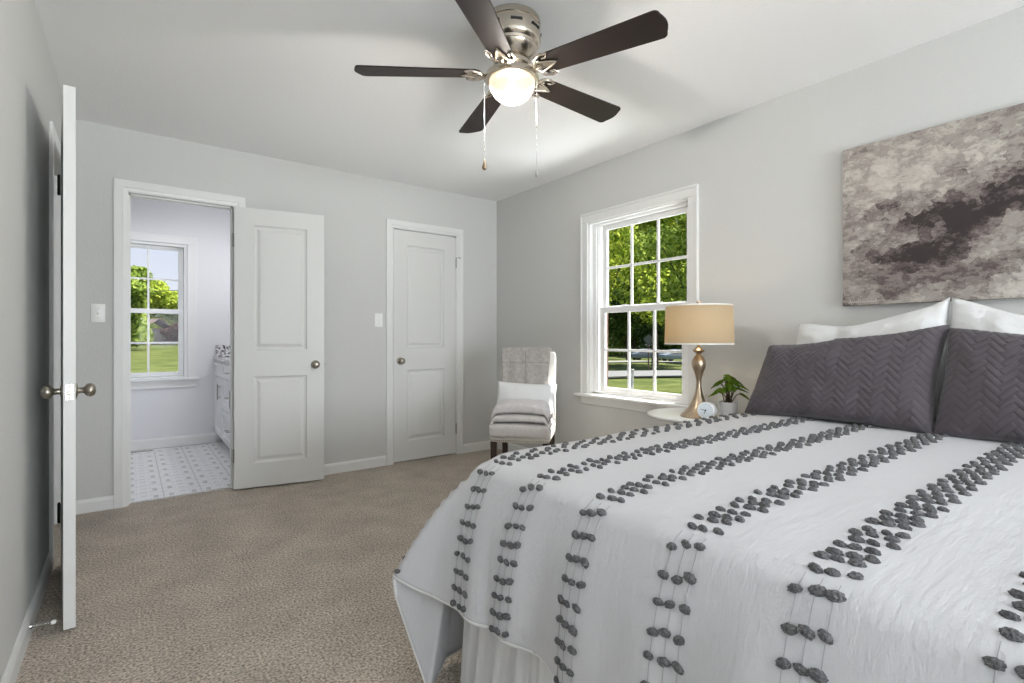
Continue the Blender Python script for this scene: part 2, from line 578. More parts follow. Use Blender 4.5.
# ------------------------------------------------------------------ mesh helpers
class MB:
    def __init__(s):
        s.bm = bmesh.new()

    def box(s, x0, x1, y0, y1, z0, z1, bev=0.0, seg=2):
        b2 = bmesh.new()
        bmesh.ops.create_cube(b2, size=1)
        for v in b2.verts:
            v.co = Vector(((x0 + x1) / 2 + v.co.x * (x1 - x0), (y0 + y1) / 2 + v.co.y * (y1 - y0), (z0 + z1) / 2 + v.co.z * (z1 - z0)))
        if bev:
            bmesh.ops.bevel(b2, geom=list(b2.edges), offset=bev, segments=seg, profile=0.5, affect='EDGES')
        s.merge(b2)
        return s

    def merge(s, b2, mtx=None):
        if mtx is not None:
            bmesh.ops.transform(b2, matrix=mtx, verts=b2.verts)
        me = bpy.data.meshes.new('tmp')
        b2.to_mesh(me)
        s.bm.from_mesh(me)
        bpy.data.meshes.remove(me)
        b2.free()

    def lathe(s, prof, seg=32, mtx=None, cap=True):
        """prof: list of (r,z)"""
        b2 = bmesh.new()
        rings = []
        for r, z in prof:
            if r < 1e-5:
                rings.append([b2.verts.new((0, 0, z))])
            else:
                rings.append([b2.verts.new((r * math.cos(2 * PI * i / seg), r * math.sin(2 * PI * i / seg), z)) for i in range(seg)])
        for a, b in zip(rings, rings[1:]):
            for i in range(seg):
                j = (i + 1) % seg
                if len(a) == 1 and len(b) > 1:
                    b2.faces.new((a[0], b[i], b[j]))
                elif len(b) == 1 and len(a) > 1:
                    b2.faces.new((a[i], a[j], b[0]))
                elif len(a) > 1 and len(b) > 1:
                    b2.faces.new((a[i], a[j], b[j], b[i]))
        if cap:
            for rg in (rings[0], rings[-1]):
                if len(rg) > 1:
                    try:
                        b2.faces.new(rg)
                    except ValueError:
                        pass
        bmesh.ops.recalc_face_normals(b2, faces=b2.faces)
        s.merge(b2, mtx)
        return s

    def tube(s, pts, rad, seg=8, cap=True):
        pts = [Vector(p) for p in pts]
        rads = rad if isinstance(rad, (list, tuple)) else [rad] * len(pts)
        b2 = bmesh.new()
        rings = []
        up = None
        for i, p in enumerate(pts):
            d = (pts[min(i + 1, len(pts) - 1)] - pts[max(i - 1, 0)]).normalized()
            if up is None:
                up = d.orthogonal().normalized()
            up = (up - d * up.dot(d))
            up = up.normalized() if up.length > 1e-6 else d.orthogonal().normalized()
            sd = d.cross(up)
            rings.append([b2.verts.new(p + (up * math.cos(2 * PI * k / seg) + sd * math.sin(2 * PI * k / seg)) * rads[i]) for k in range(seg)])
        for a, b in zip(rings, rings[1:]):
            for i in range(seg):
                j = (i + 1) % seg
                b2.faces.new((a[i], a[j], b[j], b[i]))
        if cap:
            b2.faces.new(rings[0])
            b2.faces.new(rings[-1])
        bmesh.ops.recalc_face_normals(b2, faces=b2.faces)
        s.merge(b2)
        return s

    def prism(s, outline, z0, z1, mtx=None, bev=0.0):
        """outline: list of (x,y) in order"""
        b2 = bmesh.new()
        lo = [b2.verts.new((x, y, z0)) for x, y in outline]
        hi = [b2.verts.new((x, y, z1)) for x, y in outline]
        n = len(outline)
        b2.faces.new(lo[::-1])
        b2.faces.new(hi)
        for i in range(n):
            j = (i + 1) % n
            b2.faces.new((lo[i], lo[j], hi[j], hi[i]))
        bmesh.ops.recalc_face_normals(b2, faces=b2.faces)
        if bev:
            bmesh.ops.bevel(b2, geom=list(b2.edges), offset=bev, segments=2, profile=0.5, affect='EDGES')
        s.merge(b2, mtx)
        return s

    def ball(s, c, r, sub=2, sq=(1, 1, 1), jit=0.0, rnd=None, mtx=None):
        b2 = bmesh.new()
        bmesh.ops.create_icosphere(b2, subdivisions=sub, radius=1)
        for v in b2.verts:
            k = 1 + (rnd.uniform(-jit, jit) if rnd else 0)
            v.co = Vector((v.co.x * r * sq[0], v.co.y * r * sq[1], v.co.z * r * sq[2])) * k
            if mtx is None:
                v.co += Vector(c)
        s.merge(b2, mtx)
        return s

    def quad(s, pts):
        vs = [s.bm.verts.new(p) for p in pts]
        s.bm.faces.new(vs)
        return s

    def build(s, name, m, parent=None, smooth=None, loc=None):
        me = bpy.data.meshes.new(name)
        s.bm.to_mesh(me)
        s.bm.free()
        return link(name, me, m, parent, smooth, loc)


def link(name, me, m, parent=None, smooth=None, loc=None):
    if m is not None:
        me.materials.append(m)
    if smooth is not None:
        for p in me.polygons:
            p.use_smooth = True
        if smooth < 180:
            me.set_sharp_from_angle(angle=R(smooth))
    o = bpy.data.objects.new(name, me)
    C.objects.link(o)
    if parent is not None:
        o.parent = parent
    if loc is not None:
        o.location = loc
    return o


def grid_mesh(name, P, closed_u=False):
    """P[i][j] grid of points -> mesh"""
    nu, nv = len(P), len(P[0])
    verts = [tuple(p) for row in P for p in row]
    faces = []
    for i in range(nu - (0 if closed_u else 1)):
        for j in range(nv - 1):
            i2 = (i + 1) % nu
            faces.append((i * nv + j, i2 * nv + j, i2 * nv + j + 1, i * nv + j + 1))
    me = bpy.data.meshes.new(name)
    me.from_pydata(verts, [], faces)
    me.update()
    return me


def tag(o, label, cat=None, group=None, kind=None):
    o['label'] = label
    if cat:
        o['category'] = cat
    if group:
        o['group'] = group
    if kind:
        o['kind'] = kind
    return o


def thing(name, label, cat, loc=(0, 0, 0), rz=0.0, group=None, kind=None):
    o = bpy.data.objects.new(name, None)
    o.empty_display_size = 0.1
    C.objects.link(o)
    o.location = loc
    o.rotation_euler = (0, 0, rz)
    return tag(o, label, cat, group, kind)


def struct(mb, name, m, label, cat, smooth=None):
    o = mb.build(name, m, None, smooth)
    return tag(o, label, cat, kind='structure')


def copy_tree(o, parent=None):
    c = o.copy()
    C.objects.link(c)
    if parent is not None:
        c.parent = parent
    for ch in list(o.children):
        copy_tree(ch, c)
    return c


def rot_to(d, loc=(0, 0, 0)):
    """matrix taking +Z to direction d"""
    q = Vector(d).to_track_quat('Z', 'Y')
    return Matrix.Translation(Vector(loc)) @ q.to_matrix().to_4x4()


def solidify(o, t, off=0):
    md = o.modifiers.new('thickness', 'SOLIDIFY')
    md.thickness = t
    md.offset = off
    return o


# ------------------------------------------------------------------ dimensions
XL, XR = -0.302, 2.93
YB, YR = 4.163, -3.2
ZC = 2.4534
YB2 = 4.278            # bathroom side of the back wall
YF = 6.165             # bathroom far wall
BX0, BX1 = -0.85, 1.34
# bathroom door opening, closet door opening
A0, A1, AT = -0.002, 0.602, 2.046
K0, K1, KT = 1.836, 2.464, 2.050
# bedroom window opening (right wall)
W0, W1, WZ0, WZ1 = 1.975, 2.893, 0.655, 2.012
# bathroom window opening (far wall)
V0, V1, VZ0, VZ1 = -0.17, 0.478, 0.690, 2.045
XO = XR + 0.145         # outer face of right wall
YO = YF + 0.17

# ------------------------------------------------------------------ room shell
f = MB()
f.box(XL - 0.12, XR + 0.02, YR - 0.1, YB + 0.055, -0.12, 0.0)
f.box(K0 - 0.1, K1 + 0.1, YB + 0.05, YB + 0.7, -0.12, -0.0)
struct(f, 'floor', M_carpet, 'beige speckled carpet covering the bedroom floor', 'floor')
f = MB()
f.box(BX0 - 0.1, BX1 + 0.1, YB + 0.055, YF + 0.05, -0.12, -0.004)
struct(f, 'floor_bathroom', M_bathtile, 'pale patterned tile floor of the bathroom beyond the doorway', 'floor')
f = MB()
f.box(XL - 0.12, XR + 0.2, YR - 0.1, YB + 0.12, ZC, ZC + 0.12)
struct(f, 'ceiling', M_ceil, 'white textured bedroom ceiling', 'ceiling')
f = MB()
f.box(BX0 - 0.1, BX1 + 0.1, YB + 0.121, YO, ZC, ZC + 0.12)
struct(f, 'ceiling_bathroom', M_ceil, 'white ceiling of the bathroom', 'ceiling')

# left wall with the hall doorway beyond the open door
H0, H1 = 3.30, 4.03
f = MB()
f.box(XL - 0.115, XL, YR, H0, 0, ZC)
f.box(XL - 0.115, XL, H1, YB, 0, ZC)
f.box(XL - 0.115, XL, H0, H1, 2.05, ZC)
struct(f, 'wall_left', M_wall, 'grey painted left wall behind the open hall door', 'wall')
f = MB()
f.box(XL - 1.2, XL - 1.1, 2.6, 4.3, 0, ZC)
f.box(XL - 1.2, XL - 0.115, 2.5, 2.6, 0, ZC)
f.box(XL - 1.2, XL - 0.115, 4.3, 4.4, 0, ZC)
f.box(XL - 1.2, XL - 0.115, 2.5, 4.4, ZC, ZC + .1)
struct(f, 'wall_hall', M_wall, 'grey painted walls of the hallway outside the bedroom', 'wall')
f = MB()
f.box(XL - 1.2, XL - 0.12, 2.5, 4.4, -0.12, -0.001)
struct(f, 'floor_hall', M_carpet, 'beige carpet in the hallway', 'floor')

# back wall
f = MB()
f.box(XL - 0.115, A0 - 0.02, YB, YB2, 0, ZC)
f.box(A1 + 0.02, K0 - 0.015, YB, YB2, 0, ZC)
f.box(K1 + 0.015, XR + 0.02, YB, YB2, 0, ZC)
f.box(A0 - 0.02, A1 + 0.02, YB, YB2, AT + 0.02, ZC)
f.box(K0 - 0.015, K1 + 0.015, YB, YB2, KT + 0.015, ZC)
struct(f, 'wall_back', M_wall, 'grey painted back wall holding the bathroom and closet doorways', 'wall')

# right wall with window holes (second hole, unseen behind the camera, is added for fill light)
SW0, SW1 = -2.03, -1.07
f = MB()
f.box(XR, XO, YR, SW0, 0, ZC)
f.box(XR, XO, SW1, W0, 0, ZC)
f.box(XR, XO, W1, YB2, 0, ZC)
for a, b in ((W0, W1), (SW0, SW1)):
    f.box(XR, XO, a, b, 0, WZ0)
    f.box(XR, XO, a, b, WZ1 if a == W0 else 2.05, ZC)
struct(f, 'wall_right', M_wall, 'grey painted right wall with the window and the painting', 'wall')
# unseen rear wall, its opening added to let the fill light in
f = MB()
f.box(XL - 0.115, 0.05, YR - 0.12, YR, 0, ZC)
f.box(2.45, XR + 0.2, YR - 0.12, YR, 0, ZC)
f.box(0.05, 2.45, YR - 0.12, YR, 0, 0.5)
f.box(0.05, 2.45, YR - 0.12, YR, 2.36, ZC)
struct(f, 'wall_rear', M_wall, 'grey painted wall behind the camera', 'wall')
# closet walls
f = MB()
f.box(K0 - 0.25, K0 - 0.2, YB2, YB + 0.75, 0, ZC)
f.box(K1 + 0.2, K1 + 0.25, YB2, YB + 0.75, 0, ZC)
f.box(K0 - 0.25, K1 + 0.25, YB + 0.75, YB + 0.8, 0, ZC)
struct(f, 'wall_closet', M_wall, 'grey inner walls of the closet behind its shut door', 'wall')
# bathroom walls
f = MB()
f.box(BX0 - 0.1, V0, YF, YF + 0.17, 0, ZC)
f.box(V1, BX1 + 0.1, YF, YF + 0.17, 0, ZC)
f.box(V0, V1, YF, YF + 0.17, 0, VZ0)
f.box(V0, V1, YF, YF + 0.17, VZ1, ZC)
struct(f, 'wall_bathroom_back', M_bathwall, 'pale far wall of the bathroom with its window', 'wall')
f = MB()
f.box(BX1, BX1 + 0.1, YB2 + 0.005, YF, 0, ZC)
f.box(A1 + 0.03, BX1, YB2 + 0.001, YB2 + 0.01, 0, ZC)
f.box(BX0 - 0.1, A0 - 0.03, YB2 + 0.001, YB2 + 0.01, 0, ZC)
struct(f, 'wall_bathroom_right', M_bathwall, 'pale right wall of the bathroom behind the vanity', 'wall')
f = MB()
f.box(BX0 - 0.1, BX0, YB2 + 0.01, YF, 0, ZC)
struct(f, 'wall_bathroom_left', M_bathwall, 'pale left wall of the bathroom', 'wall')


# baseboards
def base(mb, axis, at, sgn, a, b, h=0.085, t=0.013):
    """board profile along an axis; sgn = direction into the room"""
    prof = [(0, 0), (t, 0), (t, h - 0.02), (t * 0.7, h - 0.008), (t * 0.35, h), (0, h)]
    b2 = bmesh.new()
    ra, rb = [], []
    for d, z in prof:
        if axis == 'x':
            ra.append(b2.verts.new((a, at + sgn * d, z)))
            rb.append(b2.verts.new((b, at + sgn * d, z)))
        else:
            ra.append(b2.verts.new((at + sgn * d, a, z)))
            rb.append(b2.verts.new((at + sgn * d, b, z)))
    n = len(prof)
    for i in range(n):
        j = (i + 1) % n
        b2.faces.new((ra[i], ra[j], rb[j], rb[i]))
    b2.faces.new(ra)
    b2.faces.new(rb[::-1])
    bmesh.ops.recalc_face_normals(b2, faces=b2.faces)
    mb.merge(b2)


f = MB()
base(f, 'y', XL, 1, YR, H0 - 0.07)
struct(f, 'baseboard_left', M_trim, 'white baseboard along the left wall', 'baseboard')
f = MB()
base(f, 'x', YB, -1, XL, A0 - 0.079)
base(f, 'x', YB, -1, A1 + 0.079, K0 - 0.071)
base(f, 'x', YB, -1, K1 + 0.061, XR)
struct(f, 'baseboard_back', M_trim, 'white baseboard along the back wall', 'baseboard')
f = MB()
base(f, 'y', XR, -1, YR, YB - 0.013)
struct(f, 'baseboard_right', M_trim, 'white baseboard along the right wall', 'baseboard')
f = MB()
base(f, 'x', YF, -1, BX0, 0.745, 0.10)
struct(f, 'baseboard_bathroom', M_trim, 'white baseboard under the bathroom window', 'baseboard')


# ------------------------------------------------------------------ door casings
def casing(mb, x0, x1, zt, yface, wd, th=0.016):
    """three-sided stepped casing on the back wall around opening x0..x1 (outer edges given by wd)"""
    prof = [(0, 0), (0, th * 0.55), (wd * 0.28, th * 0.75), (wd * 0.32, th), (wd * 0.94, th), (wd, th * 0.85), (wd, 0)]
    rings = []
    b2 = bmesh.new()
    for d, t in prof:
        y = yface - t
        rings.append([b2.verts.new(p) for p in ((x0 - d, y, 0), (x0 - d, y, zt + d), (x1 + d, y, zt + d), (x1 + d, y, 0))])
    n = len(rings)
    for i in range(n):
        j = (i + 1) % n
        for k in range(3):
            b2.faces.new((rings[i][k], rings[i][k + 1], rings[j][k + 1], rings[j][k]))
    b2.faces.new([r[0] for r in rings])
    b2.faces.new([r[3] for r in rings][::-1])
    bmesh.ops.recalc_face_normals(b2, faces=b2.faces)
    mb.merge(b2)


f = MB()
casing(f, A0 - 0.010, A1 + 0.010, AT + 0.005, YB, 0.069)
# jambs
f.box(A0 - 0.02, A0, YB, YB2 + 0.01, 0, AT)
f.box(A1, A1 + 0.02, YB, YB2 + 0.01, 0, AT)
f.box(A0 - 0.02, A1 + 0.02, YB, YB2 + 0.01, AT, AT + 0.02)
# stops
f.box(A0, A0 + 0.010, YB + 0.04, YB + 0.075, 0, AT)
f.box(A1 - 0.010, A1, YB + 0.04, YB + 0.075, 0, AT)
f.box(A0, A1, YB + 0.04, YB + 0.075, AT - 0.01, AT)
struct(f, 'trim_1', M_trim, 'white door casing around the open bathroom doorway', 'door trim')
f = MB()
casing(f, K0 - 0.006, K1 + 0.006, KT + 0.006, YB, 0.064)
f.box(K0 - 0.015, K0, YB, YB2, 0, KT)
f.box(K1, K1 + 0.015, YB, YB2, 0, KT)
f.box(K0 - 0.015, K1 + 0.015, YB, YB2, KT, KT + 0.015)
f.box(K0, K0 + 0.01, YB + 0.04, YB + 0.06, 0, KT)
f.box(K1 - 0.01, K1, YB + 0.04, YB + 0.06, 0, KT)
f.box(K0, K1, YB + 0.04, YB + 0.06, KT - 0.01, KT)
struct(f, 'trim_2', M_trim, 'white door casing around the shut closet door', 'door trim')
# hall doorway casing on left wall
f = MB()
f.box(XL, XL + 0.013, H0 - 0.068, H0 - 0.004, 0, 2.12, 0.003)
f.box(XL, XL + 0.013, H1 + 0.004, H1 + 0.068, 0, 2.12, 0.003)
f.box(XL, XL + 0.013, H0 - 0.004, H1 + 0.004, 2.054, 2.12, 0.003)
f.box(XL - 0.115, XL, H0 - 0.0, H0 + 0.012, 0, 2.05)
f.box(XL - 0.115, XL, H1 - 0.012, H1, 0, 2.05)
struct(f, 'trim_3', M_trim, 'white casing of the hall doorway hidden behind the open door', 'door trim')
# thin metal threshold where carpet meets tile
f = MB()
f.box(A0, A1, YB + 0.047, YB + 0.062, -0.004, 0.004, 0.002)
struct(f, 'trim_4', M_steel, 'thin dark strip where the carpet meets the bathroom tile', 'threshold')


# ------------------------------------------------------------------ panel doors
def door_slab(wd, panels, th=0.035, z0=0.012, z1=2.034):
    """slab in local coords: x 0..wd, y -th..0, front face at y=-th (towards -y)"""
    b2 = bmesh.new()
    xs = sorted({0, wd, *[p[0] for p in panels], *[p[1] for p in panels]})
    zs = sorted({z0, z1, *[p[2] for p in panels], *[p[3] for p in panels]})

    def face(side):
        y = -th if side else 0.0
        sg = 1 if side else -1

        def q(pts):
            vs = [b2.verts.new(p) for p in pts]
            b2.faces.new(vs if side else vs[::-1])
        for i in range(len(xs) - 1):
            for j in range(len(zs) - 1):
                cx, cz = (xs[i] + xs[i + 1]) / 2, (zs[j] + zs[j + 1]) / 2
                pan = [p for p in panels if p[0] < cx < p[1] and p[2] < cz < p[3]]
                if not pan:
                    q(((xs[i], y, zs[j]), (xs[i + 1], y, zs[j]), (xs[i + 1], y, zs[j + 1]), (xs[i], y, zs[j + 1])))
                else:
                    steps = [(0, 0), (0.004, 0.002), (0.010, 0.010), (0.020, 0.012), (0.026, 0.011), (0.044, 0.003), (0.048, 0.0022)]
                    P = pan[0]
                    rect = lambda o, d: ((P[0] + o, y + sg * d, P[2] + o), (P[1] - o, y + sg * d, P[2] + o), (P[1] - o, y + sg * d, P[3] - o), (P[0] + o, y + sg * d, P[3] - o))
                    for (o1, d1), (o2, d2) in zip(steps, steps[1:]):
                        a, b = rect(o1, d1), rect(o2, d2)
                        for k in range(4):
                            l_ = (k + 1) % 4
                            q((a[k], a[l_], b[l_], b[k]))
                    q(rect(*steps[-1]))
    face(True)
    face(False)
    for pts in (((0, -th, z0), (0, 0, z0), (0, 0, z1), (0, -th, z1)), ((wd, 0, z0), (wd, -th, z0), (wd, -th, z1), (wd, 0, z1)),
                ((0, -th, z1), (0, 0, z1), (wd, 0, z1), (wd, -th, z1)), ((0, 0, z0), (0, -th, z0), (wd, -th, z0), (wd, 0, z0))):
        b2.faces.new([b2.verts.new(p) for p in pts])
    bmesh.ops.remove_doubles(b2, verts=b2.verts, dist=1e-5)
    mb = MB()
    mb.merge(b2)
    return mb


KNOB = [(0.0, 0.062), (0.012, 0.0615), (0.020, 0.058), (0.0255, 0.050), (0.0265, 0.043), (0.023, 0.034), (0.015, 0.028), (0.011, 0.024), (0.011, 0.010), (0.019, 0.008), (0.029, 0.005), (0.0315, 0.002), (0.0315, 0.0)]


def knob_parts(par, x, y, z, d, m=M_bronze):
    mb = MB()
    mb.lathe(KNOB[:9] + [(0.011, 0.006), (0.0, 0.006)], 28, rot_to(d, (x, y, z)))
    k = mb.build('knob', m, par, 50)
    mb = MB()
    mb.lathe([(0.0, 0.009), (0.018, 0.008), (0.029, 0.005), (0.0315, 0.002), (0.0315, 0.0)], 28, rot_to(d, (x, y, z)))
    mb.build('rosette', m, k, 50)
    return k


def hinge(par, x, y, z, m=M_steel, leaf=0.0):
    mb = MB()
    for k in range(5):
        mb.lathe([(0.0062, z - 0.045 + k * 0.018), (0.0062, z - 0.045 + k * 0.018 + 0.0172)], 12, Matrix.Translation((x, y, 0)))
    mb.lathe([(0.0, z - 0.05), (0.005, z - 0.049), (0.0045, z + 0.049), (0.0, z + 0.051)], 12, Matrix.Translation((x, y, 0)))
    return mb.build('hinge', m, par, 40)


PAN = lambda wd: [(0.122, wd - 0.122, 1.005, 1.915), (0.122, wd - 0.122, 0.185, 0.815)]

# closet door: shut, front face flush with the wall
d3 = thing('door_3', 'white two-panel closet door, shut, beside the chair', 'door', (K0 + 0.003, YB + 0.037, 0), 0, kind='structure')
wd = K1 - K0 - 0.006
door_slab(wd, PAN(wd)).build('slab', M_door, d3)
knob_parts(d3, 0.060, -0.035, 0.893, (0, -1, 0))
hinge(d3, wd + 0.0015, -0.040, 1.80)
hinge(d3, wd + 0.0015, -0.040, 0.245)
mb = MB()       # hinge-pin stop on the upper hinge
mb.tube([(wd + 0.0015, -0.044, 1.848), (wd + 0.03, -0.062, 1.848)], 0.003, 8)
mb.lathe([(0.0, -0.006), (0.007, -0.004), (0.007, 0.004), (0.0, 0.006)], 12, rot_to((1, -0.5, 0), (wd + 0.03, -0.062, 1.848)))
mb.build('hinge_pin_stop', M_steel, d3, 40)

# bathroom door: swung open into the bedroom, lying almost against the back wall
d2 = thing('door_2', 'white two-panel bathroom door, open, swung back beside the doorway', 'door', (0.607, YB - 0.022, 0), R(-10.5), kind='structure')
wd = 0.606
mb = door_slab(wd, PAN(wd))
mb.build('slab', M_door, d2)
knob_parts(d2, wd - 0.062, -0.035, 0.893, (0, -1, 0))
knob_parts(d2, wd - 0.062, 0.0, 0.893, (0, 1, 0))
mb = MB()
mb.box(wd - 0.0005, wd + 0.0015, -0.030, -0.005, 0.865, 0.921)
lp = mb.build('latch_plate', M_steel, d2)
mb = MB()
mb.box(wd + 0.001, wd + 0.009, -0.024, -0.011, 0.886, 0.900, 0.002)
mb.build('latch', M_bronze, lp)
for z in (1.80, 0.245):
    hinge(d2, -0.006, -0.002, z)

# hall door: folded back along the left wall, seen edge-on
dx, dy = -0.178 - (-0.246), 2.514 - 3.270
ang = math.atan2(dy, dx)
d1 = thing('door_1', 'white hall door folded back to the left wall, seen edge-on in front', 'door', (-0.246, 3.270, 0), ang, kind='structure')
wd = 0.762
# local +x runs towards the camera; local y- side faces the left wall
s_ = door_slab(wd, PAN(wd))
bmesh.ops.translate(s_.bm, verts=s_.bm.verts, vec=(0, 0.0175, 0))
s_.build('slab', M_door, d1)
kz = 0.893
knob_parts(d1, wd - 0.062, -0.0175, kz, (0, -1, 0), M_bronze)
knob_parts(d1, wd - 0.062, 0.0175, kz, (0, 1, 0), M_bronze)
mb = MB()
mb.box(wd - 0.0005, wd + 0.0015, -0.0125, 0.0125, kz - 0.029, kz + 0.029, 0.0005)
lp = mb.build('latch_plate', M_chrome, d1)
mb = MB()
mb.box(wd + 0.001, wd + 0.010, -0.006, 0.006, kz - 0.008, kz + 0.008, 0.002)
for sz in (-0.021, 0.021):
    mb.lathe([(0.0, 0.0025), (0.003, 0.002), (0.0035, 0.001)], 10, rot_to((1, 0, 0), (wd, 0, kz + sz)))
mb.build('latch', M_bronze, lp)
for z in (1.83, 0.255):
    h_ = hinge(d1, 0.0, -0.024, z, M_dark)
    mb = MB()
    mb.box(-0.001, 0.030, -0.0195, -0.0170, z - 0.045, z + 0.045)
    mb.build('hinge_leaf', M_steel, h_)

# spring door stop on the left baseboard
ds = thing('door_stop', 'small spring door stop on the left baseboard behind the open door', 'door stop', (XL + 0.013, 2.545, 0.042))
mb = MB()
mb.lathe([(0.0, 0.006), (0.009, 0.005), (0.010, 0.0)], 14, rot_to((1, 0, 0)))
mb.build('mount', M_chrome, ds, 40)
mb = MB()
mb.tube([(0.004 + 0.055 * i / 120, 0.006 * math.cos(i * PI / 6), 0.006 * math.sin(i * PI / 6) - 0.004 * i / 120) for i in range(121)], 0.0012, 6)
mb.build('spring', M_chrome, ds, 180)
mb = MB()
mb.lathe([(0.0, -0.007), (0.007, -0.006), (0.0085, 0.0), (0.007, 0.006), (0.0, 0.008)], 14, rot_to((1, 0, 0), (0.064, 0, -0.004)))
mb.build('tip', M_plastic, ds, 60)


# ------------------------------------------------------------------ windows
def sash(mb, axis, at, a0, a1, z0, z1, st, rt, rb, th, cols, rows, mw):
    """sash frame with muntins in plane axis=at; a = horizontal coordinate; glass clear size a0..a1, z0..z1"""
    def bx(p, q, r_, s2, t0, t1, bev=0.003):
        if axis == 'x':
            mb.box(at + t0, at + t1, p, q, r_, s2, bev)
        else:
            mb.box(p, q, at + t0, at + t1, r_, s2, bev)
    h = th / 2
    bx(a0 - st, a0, z0 - rb, z1 + rt, -h, h)
    bx(a1, a1 + st, z0 - rb, z1 + rt, -h, h)
    bx(a0 - 0.004, a1 + 0.004, z1, z1 + rt, -h, h)
    bx(a0 - 0.004, a1 + 0.004, z0 - rb, z0, -h, h)
    for c in range(1, cols):
        x = a0 + (a1 - a0) * c / cols
        bx(x - mw / 2, x + mw / 2, z0 - 0.002, z1 + 0.002, -0.008, 0.008, 0.002)
    for r_ in range(1, rows):
        z = z0 + (z1 - z0) * r_ / rows
        bx(a0 - 0.002, a1 + 0.002, z - mw / 2, z + mw / 2, -0.0075, 0.0075, 0.002)


# bedroom window
w1 = thing('window_1', 'white double-hung window with six panes in each sash, beside the lamp', 'window', (0, 0, 0), 0, kind='structure')
mb = MB()
wd = 0.072
# casing: left, right, head with a raised back band
for y0, y1 in ((W0 - wd, W0 + 0.002), (W1 - 0.002, W1 + wd)):
    mb.box(XR - 0.016, XR, y0, y1, WZ0 - 0.002, WZ1 - 0.002, 0.003)
mb.box(XR - 0.016, XR, W0 - wd, W1 + wd, WZ1 - 0.002, WZ1 + wd, 0.003)
for y0, y1 in ((W0 - wd, W0 - wd + 0.018), (W1 + wd - 0.018, W1 + wd)):
    mb.box(XR - 0.023, XR - 0.0155, y0, y1, WZ0 - 0.001, WZ1 + wd - 0.0185, 0.003)
mb.box(XR - 0.023, XR - 0.0155, W0 - wd, W1 + wd, WZ1 + wd - 0.018, WZ1 + wd, 0.003)
mb.build('casing', M_trim, w1)
mb = MB()
mb.box(XR - 0.004, XR + 0.036, W0 + 0.002, W1 - 0.002, WZ0 - 0.024, WZ0 - 0.003, 0.001)
mb.box(XR - 0.062, XR - 0.0005, W0 - wd - 0.035, W1 + wd + 0.035, WZ0 - 0.025, WZ0 - 0.001, 0.006)
mb.box(XR - 0.014, XR, W0 - wd, W1 + wd, WZ0 - 0.085, WZ0 - 0.025, 0.004)
mb.build('sill', M_trim, w1)
mb = MB()      # jamb boards, tracks
mb.box(XR, XR + 0.035, W0 - 0.001, W0 + 0.014, WZ0, WZ1, 0.001)
mb.box(XR, XR + 0.035, W1 - 0.014, W1 + 0.001, WZ0, WZ1, 0.001)
mb.box(XR, XR + 0.035, W0, W1, WZ1 - 0.014, WZ1 + 0.001, 0.001)
for y0, y1 in ((W0, W0 + 0.034), (W1 - 0.050, W1)):
    mb.box(XR + 0.034, XR + 0.125, y0, y1, WZ0, WZ1, 0.002)
    ym = y1 if y0 == W0 else y0
    for xx in (XR + 0.048, XR + 0.074, XR + 0.115):
        mb.box(xx, xx + 0.005, min(ym, ym + (0.012 if y0 == W0 else -0.012)), max(ym, ym + (0.012 if y0 == W0 else -0.012)), WZ0, WZ1, 0.001)
mb.box(XR + 0.036, XR + 0.123, W0 + 0.033, W1 - 0.049, WZ1 - 0.030, WZ1 - 0.001, 0.002)
mb.box(XR + 0.034, XR + 0.13, W0, W1, WZ0 - 0.01, WZ0 + 0.014, 0.002)
mb.build('frame', M_vinyl, w1)
mb = MB()
sash(mb, 'x', XR + 0.092, 2.050, 2.770, 1.345, 1.944, 0.040, 0.038, 0.042, 0.026, 3, 2, 0.018)
up = mb.build('upper_sash', M_vinyl, w1)
mb = MB()
mb.box(XR + 0.0905, XR + 0.0935, 2.046, 2.774, 1.341, 1.948)
mb.build('glass', M_glass, up)
mb = MB()
sash(mb, 'x', XR + 0.060, 2.066, 2.762, 0.712, 1.290, 0.048, 0.045, 0.040, 0.026, 3, 2, 0.018)
lo = mb.build('lower_sash', M_vinyl, w1)
mb = MB()
mb.box(XR + 0.0585, XR + 0.0615, 2.062, 2.766, 0.708, 1.294)
mb.build('glass', M_glass, lo)
for y in (2.26, 2.58):
    mb = MB()
    mb.lathe([(0.0, 0.012), (0.014, 0.010), (0.016, 0.0)], 16, Matrix.Translation((XR + 0.062, y, 1.334)))
    mb.box(XR + 0.050, XR + 0.066, y - 0.03, y + 0.012, 1.341, 1.349, 0.002)
    mb.build('sash_lock', M_vinyl, lo, 40)
# exterior brick reveal
f = MB()
for y0, y1 in ((W0 - 0.35, W0 + 0.02), (W1 - 0.022, W1 + 0.4)):
    f.box(XO, XO + 0.06, y0, y1, WZ0 - 0.6, 2.3)
f.box(XO, XO + 0.06, W0 - 0.35, W1 + 0.4, WZ0 - 0.6, WZ0 - 0.02)
struct(f, 'wall_exterior', M_brick, 'red brick facing outside the bedroom window', 'wall')

